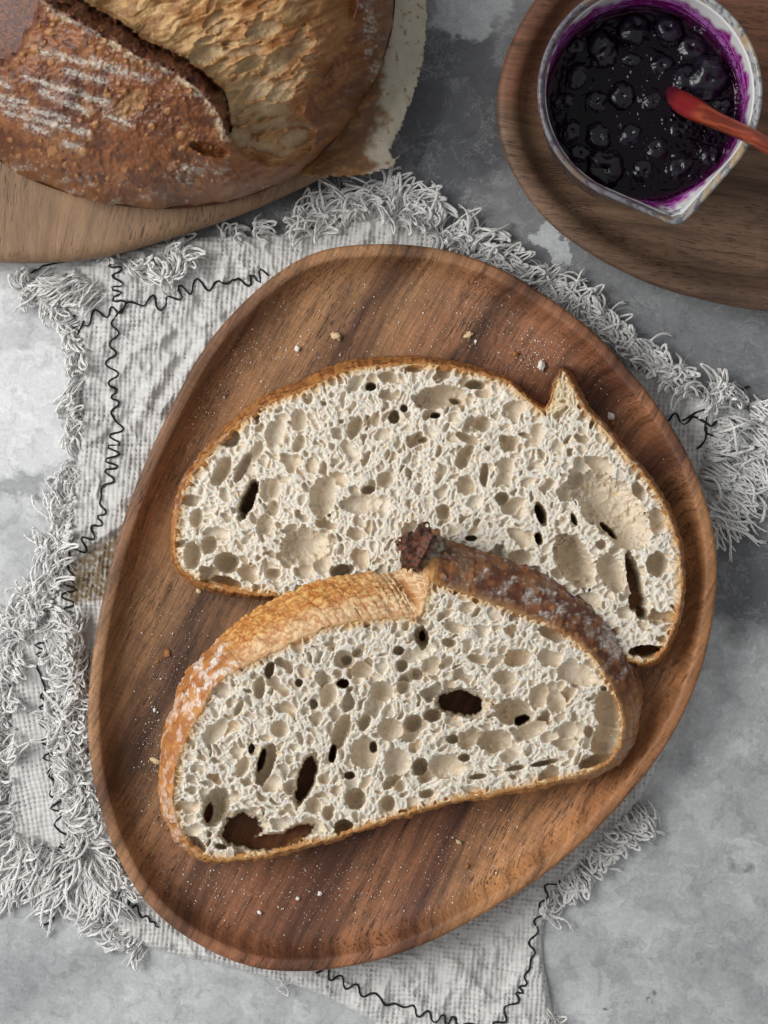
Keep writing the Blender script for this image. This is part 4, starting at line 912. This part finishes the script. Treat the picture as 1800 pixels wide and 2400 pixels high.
    for k_, (ax, ay, bx, by, ww) in enumerate(((209, 136, 354, 190, 6), (152, 168, 253, 192, 6), (57, 180, 255, 242, 7), (95, 212, 205, 262, 7), (5, 243, 160, 280, 6), (10, 262, 205, 312, 7), (60, 294, 120, 312, 5), (150, 334, 185, 348, 6),
                                               (100, 120, 200, 150, 5), (150, 130, 300, 178, 5), (-60, 210, 60, 240, 6), (-80, 170, 20, 200, 6), (250, 268, 300, 290, 5))):
        ex, ey = bx - ax, by - ay; tt = np.clip(((wx - ax) * ex + (wy - ay) * ey) / (ex * ex + ey * ey), 0, 1)
        dd = np.hypot(wx - ax - tt * ex, wy - ay - tt * ey)
        fl = np.maximum(fl, np.exp(-(dd / (ww * .75)) ** 2) * sstep(.30, .62, fbm(u / 11 + 9 * k_, v / 8, 675, 3)) + .42 * np.exp(-(dd / 24) ** 2))
    fl = sstep(.20, .85, fl * (.45 + 1.1 * fine)) * sstep(.34, .56, fine + .12 * fl) * .85
    spk = 0.0
    for (cx, cy, sx, sy, am) in ((460, 400, 95, 34, 1.0), (640, 440, 90, 22, .9), (200, 425, 160, 40, .55), (865, 60, 34, 110, 1.15), (800, 190, 40, 60, .5), (400, 300, 70, 50, .45), (50, 390, 90, 24, .8), (880, 170, 26, 70, 1.0), (150, 60, 60, 40, .4), (330, 465, 120, 16, .8)):
        spk = np.maximum(spk, am * np.exp(-((X - cx) / sx) ** 2 - ((Y - cy) / sy) ** 2))
    spk = sstep(.50, .72, fbm(X / 11, Y / 9, 671, 5, .62) * .66 + .30 * spk + .04 * sstep(.95, 1, rho)) * (.35 + .65 * sstep(.4, .6, fine))
    crumbfl = sstep(.35, .6, n3 + .35 * np.exp(-(dR / 16) ** 2) - .25) * np.exp(-(dR / 22) ** 2)
    F1m = np.clip(np.maximum(fl * .95, spk * .9), 0, 1) * flap
    c = mixc(c, (0.60, 0.565, 0.50), F1m * (.65 + .35 * n3))
    c = mixc(c, mixc(one * np.array((0.60, 0.50, 0.34)), (0.24, 0.20, 0.17), sstep(.5, .62, n2)), crumbfl * flap * .85)
    c = mixc(c, mixc(one * np.array((0.17, 0.058, 0.022)), (0.30, 0.13, 0.043), sstep(.4, .66, fbm(us / 60, vs_ / 9, 673, 3))), right * .7 * (1 - F1m))
    bcol = mixc(one * np.array((0.085, 0.026, 0.016)), (0.19, 0.062, 0.026), sstep(.42, .62, n3)); bcol = mixc(bcol, (0.09, 0.028, 0.018), sstep(.3, .8, t) * .5)
    oc = mixc(one * np.array((0.36, 0.165, 0.048)), (0.56, 0.36, 0.165), sstep(.40, .62, .5 * strand + .5 * n1 + .16 * sstep(260, 0, dQ) * sstep(150, 20, Y)))
    oc = mixc(oc, (0.22, 0.082, 0.024), sstep(.48, .64, strand2 * .35 + n2 * .65) * .65); oc = mixc(oc, (0.26, 0.105, 0.032), sstep(600, 790, X + .3 * Y) * .7)
    oc = mixc(oc, (0.52, 0.42, 0.27), sstep(3, 16, D) * .6)
    dc = mixc(one * np.array((0.085, 0.030, 0.018)), (0.17, 0.06, 0.028), sstep(.45, .65, n3))
    for m_, cc in ((bd, bcol), (op, oc), (dk, dc)): c = c * (1 - m_[..., None]) + cc * m_[..., None]
    root = empty("bread_loaf", at(300, -60, 0.0165))
    V = atn(X, Y, z * 1e-3); F = gfaces(*X.shape); ins = (rho * edge < 1.0).ravel()[F].all(1)
    zone = np.where(bd > .5, 1, np.where(op > .5, 2, 0)).ravel()[F[:, 0]]
    build("crust", V, F[ins & (zone == 0)], m_loaf, root, colors=c)
    build("ear", V, F[ins & (zone == 1)], m_loaf, root, colors=c)
    build("torn_crumb", V, F[ins & (zone == 2)], m_torn, root, colors=c)
    # rounded underside
    L = inset(LOAF, 0); rings = []
    for d, zz in ((-.5, 19.5), (3, 18.2), (14, 17.2), (40, 16.9)):
        P = inset(LOAF, d); rings.append(atn(P[:, 0], P[:, 1], np.full(len(P), zz * 1e-3)))
    Vb, Fb = loft(rings); build("base_crust", Vb, Fb[:, ::-1], m_loaf, root, colors=np.ones((len(Vb), 3)) * np.array((0.25, 0.10, 0.04)))
    tag(root, "whole dark-crusted sourdough loaf with a split top and raised ear", "loaf")
m_loaf = mat_attr("loaf_crust", rough=0.30, var=0.22, vscale=0.09, bump=0.6, bscale=0.25, spec=0.5, bd=0.0005)
m_torn = mat_attr("torn_loaf_crumb", rough=0.5, var=0.10, vscale=0.09, bump=0.4, bscale=0.25, spec=0.4, bd=0.0004, sss=.35, sss_s=.0025)
make_loaf()

# ------------------------------------------------------------------ jam jug
JZ0, JZ1, JAMZ = 8.6, 66.0, 41.0
jc = np.array(at(1524, 215, JZ1 * 1e-3)[:2])
RJ = 265 * S * (H - JZ1 * 1e-3) / H
SP = math.atan2(at(1594, 536, .066)[1] - jc[1], at(1594, 536, .066)[0] - jc[0]); SD = math.hypot(at(1594, 536, .066)[0] - jc[0], at(1594, 536, .066)[1] - jc[1])
def jug_r(th, R, k):
    """rim outline: a circle drawn out to a pouring lip by its two tangents; k = how much lip at this height"""
    ph = np.abs((th - SP + np.pi) % (2 * np.pi) - np.pi); d = R + (SD - RJ) * k
    al = math.acos(min(R / d, 1.0)); r = np.where(ph < al, R / np.cos(np.minimum(al - ph, 1.4)), R)
    lim = d - 8 * S * k; q = np.clip((r - lim + 10 * S) / (20 * S), 0, 1)
    return np.where(k > .01, np.minimum(r, lim + 0 * r) - 4 * S * q * k, r)
def make_jug():
    n = 420; th = np.linspace(0, 2 * np.pi, n, endpoint=False)
    # (height mm, radius factor, lip factor, inset m)
    outer = [(JZ0, .66, 0), (JZ0 + .6, .74, 0), (JZ0 + 4, .80, 0), (20, .85, 0), (34, .91, .02), (46, .94, .12), (54, .962, .38), (60, .982, .72), (63.5, .995, .92), (65.2, 1.0, 1.0)]
    rimp = [(66.0, -2, 1.0), (66.4, -5, 1.0), (66.3, -9, 1.0), (65.5, -13, .99)]
    inner = [(63.5, .918, .9), (60, .912, .72), (57, .906, .5), (54, .902, .34), (51, .90, .2), (48, .898, .12), (45, .896, .06), (42, .892, .03), (39, .885, 0), (34, .87, 0), (24, .80, 0), (16, .6, 0)]
    rows = []; kind = []; zz = []
    for z, f, k in outer: rows.append((z, jug_r(th, RJ * f, k))); kind.append(0)
    for z, o, k in rimp: rows.append((z, jug_r(th, RJ, k) + o * S)); kind.append(1)
    for z, f, k in inner: rows.append((z, jug_r(th, RJ * f, k))); kind.append(2)
    V = np.stack([np.stack([jc[0] + r * np.cos(th), jc[1] + r * np.sin(th), np.full(n, z * 1e-3)], 1) for z, r in rows])
    dens = 4          # refine rows so that the glaze pattern is crisp
    ti = np.linspace(0, len(rows) - 1, (len(rows) - 1) * dens + 1); i0 = np.minimum(ti.astype(int), len(rows) - 2); ff = (ti - i0)[:, None, None]
    Vr = V[i0] * (1 - ff) + V[i0 + 1] * ff
    kr = np.interp(ti, np.arange(len(rows)), kind)
    TH = np.broadcast_to(th, Vr.shape[:2]); Z = Vr[..., 2] * 1e3; K = np.broadcast_to(kr[:, None], TH.shape)
    a = RJ / S * np.cos(TH); b = RJ / S * np.sin(TH)
    na = fbm(a / 14 + Z * .8, b / 14 + Z * .5, 701, 4); nb = fbm(a / 50 + Z * .2, b / 50 + 9, 703, 3); nc = fbm(a / 6 + Z * 2, b / 6, 705, 3)
    one = np.ones(TH.shape + (3,))
    out = mixc(one * np.array((0.03, 0.032, 0.038)), (0.10, 0.10, 0.11), sstep(.5, .7, na))
    rim = mixc(one * np.array((0.36, 0.365, 0.37)), (0.045, 0.045, 0.05), sstep(.40, .62, .45 * na + .55 * nc) * .8); rim = mixc(rim, (0.42, 0.30, 0.16), sstep(.56, .68, nb) * .7)
    rim = mixc(rim, (0.05, 0.03, 0.055), sstep(.5, -.5, np.cos(TH - .2)) * .6)
    ins = one * np.array((0.70, 0.71, 0.70))
    spd = np.abs((TH - SP + np.pi) % (2 * np.pi) - np.pi)
    lvl = 57.5 + 8 * (fbm(a / 40, b / 40, 707, 3) - .5) * 2 - 4 * np.exp(-(spd / .30) ** 2) + 5 * sstep(.2, -.8, np.cos(TH - .4))
    st = sstep(2.6, -2.6, Z - lvl - 3 * (na - .5)); pur = mixc(one * np.array((0.26, 0.006, 0.20)), (0.50, 0.20, 0.55), sstep(.46, .64, fbm(a / 26 + Z * .7, b / 26 - Z * .7, 709, 4)))
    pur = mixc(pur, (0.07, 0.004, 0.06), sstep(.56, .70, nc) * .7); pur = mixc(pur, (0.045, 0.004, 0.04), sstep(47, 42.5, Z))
    ins = ins * (1 - st[..., None]) + pur * st[..., None]
    ins = mixc(ins, (0.03, 0.035, 0.045), sstep(.52, .60, na) * np.exp(-(spd / .10) ** 2) * sstep(56, 59, Z))
    C = np.where((K < .5)[..., None], out, np.where((K < 1.6)[..., None], rim, ins))
    root = empty("milk_jug", (jc[0], jc[1], JZ0 * 1e-3))
    m = mat_attr("speckled_glaze", rough=.16, var=.05, bump=.15, bscale=.05, spec=.5, bd=.0004)
    F = gfaces(Vr.shape[0], n, True); row = F[:, 0] // n
    split = [(kr[row] < .7), (kr[row] >= .7) & (kr[row] < 1.7), kr[row] >= 1.7]
    Fr = F[:, ::-1]
    for nm, msk in zip(("outer_wall", "rim", "inner_wall"), split): build(nm, Vr, Fr[msk], m, root, colors=C)
    n0 = np.vstack([Vr[0], [jc[0], jc[1], JZ0 * 1e-3]]); j = np.arange(n); build("foot", n0, np.stack([j, np.full(n, n), (j + 1) % n], 1), m, root, colors=np.full((n + 1, 3), .05))
    tag(root, "speckled ceramic jug with pouring lip, full of blueberry jam", "jug")
make_jug()

# jam: a glossy near-black pool with dimples round the berries
BERRY = [(1488, 68, 37, "topmost whole blueberry by the jug's far wall"), (1566, 70, 34, "wrinkled blueberry near the far wall, right of the topmost"), (1412, 118, 40, "large sunken blueberry at the far left of the jam"),
    (1350, 182, 34, "blueberry near the jug's left wall, below the large sunken one"), (1320, 240, 30, "small blueberry closest to the jug's left wall"), (1457, 224, 31, "shiny cratered blueberry in the middle of the jam"), (1400, 238, 26, "half-sunk glinting blueberry left of the cratered middle one"),
    (1662, 182, 42, "large matte blueberry by the right wall above the spoon"), (1604, 184, 30, "wet blueberry between the spoon tip and the large matte one"), (1622, 112, 36, "dark blueberry at the upper right of the jam"), (1402, 322, 34, "plump smooth blueberry at the lower left of the jam"),
    (1478, 318, 33, "wet blueberry below the cratered middle one"), (1588, 306, 28, "blueberry just below the spoon blade"), (1420, 392, 40, "broad wet blueberry at the near left edge of the jam"), (1506, 398, 28, "small blueberry between the two near-edge berries"),
    (1598, 392, 34, "blueberry at the near right edge of the jam"), (1664, 366, 24, "little glinting blueberry beneath the spoon handle"), (1548, 150, 26, "barely showing blueberry in the dark far part of the jam"),
    (1352, 106, 28, "blueberry tucked under the jug's upper left rim"), (1478, 140, 27, "sunken blueberry between the topmost one and the cratered middle one"), (1338, 308, 28, "blueberry by the jug's lower left wall"), (1528, 236, 27, "sunken blueberry between the cratered middle one and the spoon tip"),
    (1540, 350, 28, "sunken blueberry amid the lower right cluster"), (1360, 360, 26, "small blueberry low at the left, beside the broad wet one"), (1690, 250, 24, "blueberry squeezed between spoon handle and right wall"), (1640, 60, 24, "small blueberry under the far right rim")]
def make_jam():
    jcx, jcy = 1497, 236; n, m = 360, 130
    R = RJ * .897 * .999
    th = np.linspace(0, 2 * np.pi, n, endpoint=False); rr = np.linspace(0, 1, m)[1:] ** .8
    x = jc[0] + np.outer(rr, np.cos(th)) * R; y = jc[1] + np.outer(rr, np.sin(th)) * R
    k = S * (H - JAMZ * 1e-3) / H; PX = x / k + 900; PY = 1200 - y / k
    z = JAMZ + 1.6 * (fbm(PX / 34, PY / 34, 721, 4) - .5) + .5 * (fbm(PX / 9, PY / 9, 723, 3) - .5)
    for (bx, by, br, _) in BERRY: z = z + .35 * np.exp(-((np.hypot(PX - bx, PY - by) - br * .8) / 9) ** 2)
    z = z + 1.2 * sstep(.95, 1.0, rr)[:, None]
    C = np.ones(x.shape + (3,)) * np.array((0.0035, 0.0012, 0.004)); C = mixc(C, (0.045, 0.001, 0.03), sstep(.9, 1.0, rr)[:, None] * (.4 + .6 * fbm(PX / 20, PY / 20, 725, 3)))
    V = np.stack([x, y, z * 1e-3], -1); F = gfaces(m - 1, n, True)
    V = np.vstack([V.reshape(-1, 3), [jc[0], jc[1], JAMZ * 1e-3]]); j = np.arange(n)
    mj = mat_attr("blueberry_syrup", rough=.06, var=.1, bump=.2, bscale=.05, spec=.22, bd=.0006)
    root = empty("blueberry_jam", (jc[0], jc[1], JAMZ * 1e-3 - .003))
    build("syrup", V, [F, np.stack([np.full(n, len(V) - 1), j, (j + 1) % n], 1)], mj, root, colors=np.vstack([C.reshape(-1, 3), C[0, :1]]))
    rs = np.random.RandomState(31); b = Bag()
    bm_v, bm_f = icos(1)
    for i in range(420):
        if rs.rand() < .62:
            t = rs.normal(-.15, .9); q = R * (1 - abs(rs.normal(0, .02))); zz = JAMZ + 1.0 + abs(rs.normal(0, 4)); q = min(q, RJ * .893) + max(zz - 44, 0) * .00003
        else:
            t = rs.uniform(0, 6.28); q = R * math.sqrt(rs.rand()); zz = JAMZ + .35
        r = rs.uniform(1.0, 3.0) * S
        b.add(bm_v * r + np.array([jc[0] + q * math.cos(t), jc[1] + q * math.sin(t), zz * 1e-3]), None, bm_f, (0.05, .003, .045))
    o = b.done("bubbles", mj, root); o["kind"] = "stuff"
    tag(root, "glossy black-purple blueberry jam filling the jug", "jam")
    mb = mat_attr("cooked_blueberry_skin", rough=.20, var=.3, vscale=.2, bump=.2, bscale=.12, spec=.5, bd=.0012)
    V0, F0 = icos(4)
    for i, (bx, by, br, lab) in enumerate(BERRY):
        r = br * rs.uniform(1.05, 1.35) * k; sq = rs.uniform(.55, .8)
        A = rs.uniform(0, 6.28); ca, sa = math.cos(A), math.sin(A)
        Vx = V0 * np.array([1, rs.uniform(.70, 1.0), sq]); Vx = np.stack([Vx[:, 0] * ca - Vx[:, 1] * sa, Vx[:, 0] * sa + Vx[:, 1] * ca, Vx[:, 2]], 1)
        w = fbm(Vx[:, 0] * 3 + i * 7, Vx[:, 1] * 3 + Vx[:, 2] * 2, 741, 4); cr = np.abs(fbm(Vx[:, 0] * 4 + i, Vx[:, 1] * 4 - i + Vx[:, 2], 743, 3) - .5)
        ox, oy = rs.uniform(-.25, .25, 2); crown = np.exp(-(((Vx[:, 0] - ox) ** 2 + (Vx[:, 1] - oy) ** 2) / .05)) * (Vx[:, 2] > 0)
        Vx = Vx * (1 + .34 * (fbm(Vx[:, 0] * 1.3 + i * 5, Vx[:, 1] * 1.3 + Vx[:, 2], 745, 2) - .5) + .16 * (w - .5) - .10 * np.exp(-(cr / .05) ** 2) - .34 * crown)[:, None]
        px, py, pz = at(bx, by, JAMZ * 1e-3); dz = (.0009 if br > 30 else .0002)
        cc = np.ones((len(Vx), 3)) * np.array((0.003, 0.002, 0.005)); cc = mixc(cc, (0.013, 0.010, 0.019), sstep(.48, .7, w) * .8)
        o = build("blueberry", Vx * r + np.array([px, py, pz - r * sq * (rs.uniform(.15, .35) if i in (0, 1, 2, 5, 7, 8, 13) else rs.uniform(.38, .6))]), F0, mb, colors=cc)
        tag(o, lab, "blueberry", "blueberries in the jam")
def icos(sub):
    import bmesh
    bm = bmesh.new(); bmesh.ops.create_icosphere(bm, subdivisions=sub, radius=1)
    V = np.array([v.co[:] for v in bm.verts]); F = np.array([[v.index for v in f.verts] for f in bm.faces]); bm.free(); return V, F
make_jam()

# ------------------------------------------------------------------ wooden spoon
def make_spoon():
    # centre line (photo px, z mm), half width px, half thickness mm
    K = [(1556, 206, 37.5, 4, 1.0), (1570, 212, 40, 14, 1.5), (1584, 228, 42, 23, 2.0), (1604, 243, 45, 27, 2.2), (1630, 258, 49, 27, 2.3), (1656, 271, 53, 23, 2.4), (1690, 287, 58.5, 19, 2.6), (1730, 305, 65, 18, 2.7), (1768, 324, 70.5, 18.5, 2.9), (1810, 345, 77, 19, 3.0), (1880, 378, 88, 19, 3.0), (1980, 424, 103, 19, 3.0), (2060, 462, 115, 17, 2.8), (2085, 473, 118.5, 10, 1.8)]
    K = catmull(K, 90, False); P = atn(K[:, 0], K[:, 1], K[:, 2] * 1e-3)
    T = np.gradient(P, axis=0); T /= np.linalg.norm(T, axis=1)[:, None]; B = np.cross(np.array([0, 0, 1.0]), T); B /= np.linalg.norm(B, axis=1)[:, None]; U = np.cross(T, B)
    n = 28; a = np.linspace(0, 2 * np.pi, n, endpoint=False); ca = np.sign(np.cos(a)) * np.abs(np.cos(a)) ** .7; sa = np.sign(np.sin(a)) * np.abs(np.sin(a)) ** .8
    k = S * (H - K[:, 2] * 1e-3) / H
    V = P[:, None] + (K[:, 3] * k)[:, None, None] * ca[None, :, None] * B[:, None] + (K[:, 4] * 1e-3)[:, None, None] * sa[None, :, None] * U[:, None]
    F = gfaces(len(K), n, True)
    j = np.arange(n); V2 = np.vstack([V.reshape(-1, 3), P[0], P[-1]]); nv = len(V.reshape(-1, 3))
    E = np.vstack([np.stack([np.full(n, nv), (j + 1) % n, j], 1), np.stack([np.full(n, nv + 1), (len(K) - 1) * n + j, (len(K) - 1) * n + (j + 1) % n], 1)])
    X = np.repeat(K[:, 0], n); Y = np.tile(a, len(K)); g = fbm(X / 40, Y * 3, 761, 4)
    c = mixc(np.ones((len(X), 3)) * np.array((0.27, 0.058, 0.024)), (0.13, 0.024, 0.013), sstep(.42, .62, g))
    wet = sstep(1668, 1640, X + 14 * np.sin(Y)); c = mixc(c, (0.17, 0.008, 0.012), wet * .85); c = mixc(c, (0.03, 0.002, 0.012), sstep(1600, 1575, X + 20 * (fbm(X / 15, Y * 2, 763, 3) - .5)) * .8)
    m = mat_attr("red_wood", rough=.30, var=.12, vscale=.1, bump=.15, bscale=.15, spec=.5)
    o = build("spoon", V2, [F[:, ::-1], E], m, colors=np.vstack([c, c[:1], c[-1:]]))
    tag(o, "reddish wooden spoon standing in the jam jug", "spoon")
make_spoon()

# ------------------------------------------------------------------ crumbs and flour on the plate
def plate_z(px, py):
    d = -sdf(PLATE, np.array([px], float), np.array([py], float))[0]
    return np.interp(d, [0, 9, 25, 33, 42, 54, 68, 84, 104, 130, 160], [18.6, 20.4, 20.3, 18.8, 16.6, 14.2, 12.4, 11.3, 10.7, 10.2, FLOOR])
m_bit = mat_attr("bread_crumb_bits", rough=.75, var=.15, vscale=.3, bump=.4, bscale=.4)
def crumbs():
    rs = np.random.RandomState(77); V0, F0 = icos(3)
    WH, TAN, BR = (0.80, 0.77, 0.70), (0.66, 0.50, 0.30), (0.34, 0.15, 0.05)
    L = [(788, 788, 13, TAN, "largest pale oval crumb near the plate's far rim"), (697, 817, 8, WH, "white crumb left of the largest pale oval crumb"), (1098, 786, 10, TAN, "tan flake on the far part of the plate, right of middle"), (1115, 800, 5, WH, "tiny white crumb beside the tan flake"),
         (1268, 857, 12, WH, "bright white crumb in the flour patch beside the far slice's ear"), (1208, 830, 9, BR, "brown crumb at the left of the flour patch by the ear"), (1432, 976, 10, WH, "white crumb against the crust on the right of the far slice"), (1437, 992, 7, BR, "small brown crumb under the white one right of the far slice"),
         (392, 1532, 11, BR, "ginger crust flake left of the near slice"), (368, 1551, 5, BR, "dark red speck below the ginger crust flake"), (366, 1783, 12, TAN, "long tan splinter left of the near slice"), (363, 1664, 5, WH, "lone white crumb on the plate left of the near slice's crust"),
         (750, 2094, 7, WH, "pale crumb on the near part of the plate"), (698, 2105, 6, WH, "grey-white crumb left of the pale one on the near part"), (1075, 1973, 7, TAN, "beige crumb close under the near slice's bottom crust"), (1095, 2030, 6, BR, "orange-brown crumb low on the plate's right half"),
         (608, 2138, 6, WH, "white crumb nearest the plate's near rim"), (466, 1385, 7, TAN, "thin tan flake below the far slice's left end"), (393, 1942, 6, BR, "brown flake beside the near slice's lower left corner")]
    for x, y, r, c, lab in L:
        z = plate_z(x, y); A = rs.uniform(0, 6.28); e = 2.0 if "splinter" in lab else rs.uniform(1.05, 1.5); h = .35 if "flake" in lab or "splinter" in lab else .7
        Vx = V0 * (1 + 1.5 * (fbm(V0[:, 0] * 2.2 + x, V0[:, 1] * 2.2 + V0[:, 2] * 1.9 + y, 781, 4, .65) - .5))[:, None]
        Vx = Vx * np.array([e ** .6, e ** -.6, h]); Vx = np.stack([Vx[:, 0] * math.cos(A) - Vx[:, 1] * math.sin(A), Vx[:, 0] * math.sin(A) + Vx[:, 1] * math.cos(A), Vx[:, 2]], 1) * r * .78 * S
        p = np.array(at(x, y, z * 1e-3)); p[2] -= Vx[:, 2].min() + .0001
        tag(build("crumb", Vx + p, F0, m_bit, colors=np.ones((len(Vx), 3)) * np.array(c)), lab, "crumb", "loose crumbs on the plate")
    b = Bag(); Vi, Fi = icos(1)
    C = [(640, 850, 90, 70, 220), (520, 920, 60, 80, 120), (800, 760, 130, 70, 90), (1100, 780, 110, 80, 150), (1255, 835, 38, 32, 170), (1000, 750, 140, 70, 110), (420, 1120, 60, 120, 90), (400, 1500, 50, 120, 120), (360, 1760, 22, 90, 150), (700, 2080, 130, 60, 260), (1000, 2020, 150, 60, 200), (1180, 1960, 120, 60, 110), (1580, 1600, 30, 160, 60), (900, 2120, 200, 60, 100), (480, 2020, 60, 60, 70), (1400, 950, 90, 80, 70)]
    sl = np.vstack([catmull(O1, 160)]); s2 = catmull([p[1] for p in PAIRS], 160); s3 = catmull([p[0] for p in PAIRS], 160)
    for cx, cy, sx, sy, n in C:
        n = int(n * 1.7); x = rs.normal(cx, sx, n); y = rs.normal(cy, sy, n)
        ok = (sdf(PLATE, x, y) < -46) & (sdf(sl, x, y) > 3) & (sdf(s2, x, y) > 3) & (sdf(s3, x, y) > 3)
        d = -sdf(PLATE, x, y); zz = np.interp(d, [0, 9, 25, 33, 42, 54, 68, 84, 104, 130, 160], [18.6, 20.4, 20.3, 18.8, 16.6, 14.2, 12.4, 11.3, 10.7, 10.2, FLOOR])
        for i in np.nonzero(ok)[0]:
            r = (.7 + 1.5 * rs.rand() ** 3) * S * (1.25 if rs.rand() < .12 else 1); w = rs.rand()
            b.add(Vi * rs.uniform(.4, 1.3, 3) * r + np.array(at(x[i], y[i], zz[i] * 1e-3 + r * .4)), None, Fi, WH if w < .75 else TAN if w < .93 else BR)
    o = b.done("flour_dust", m_bit); tag(o, "fine flour and crumb dust scattered over the wooden plate", "flour dust", kind="stuff")
crumbs()
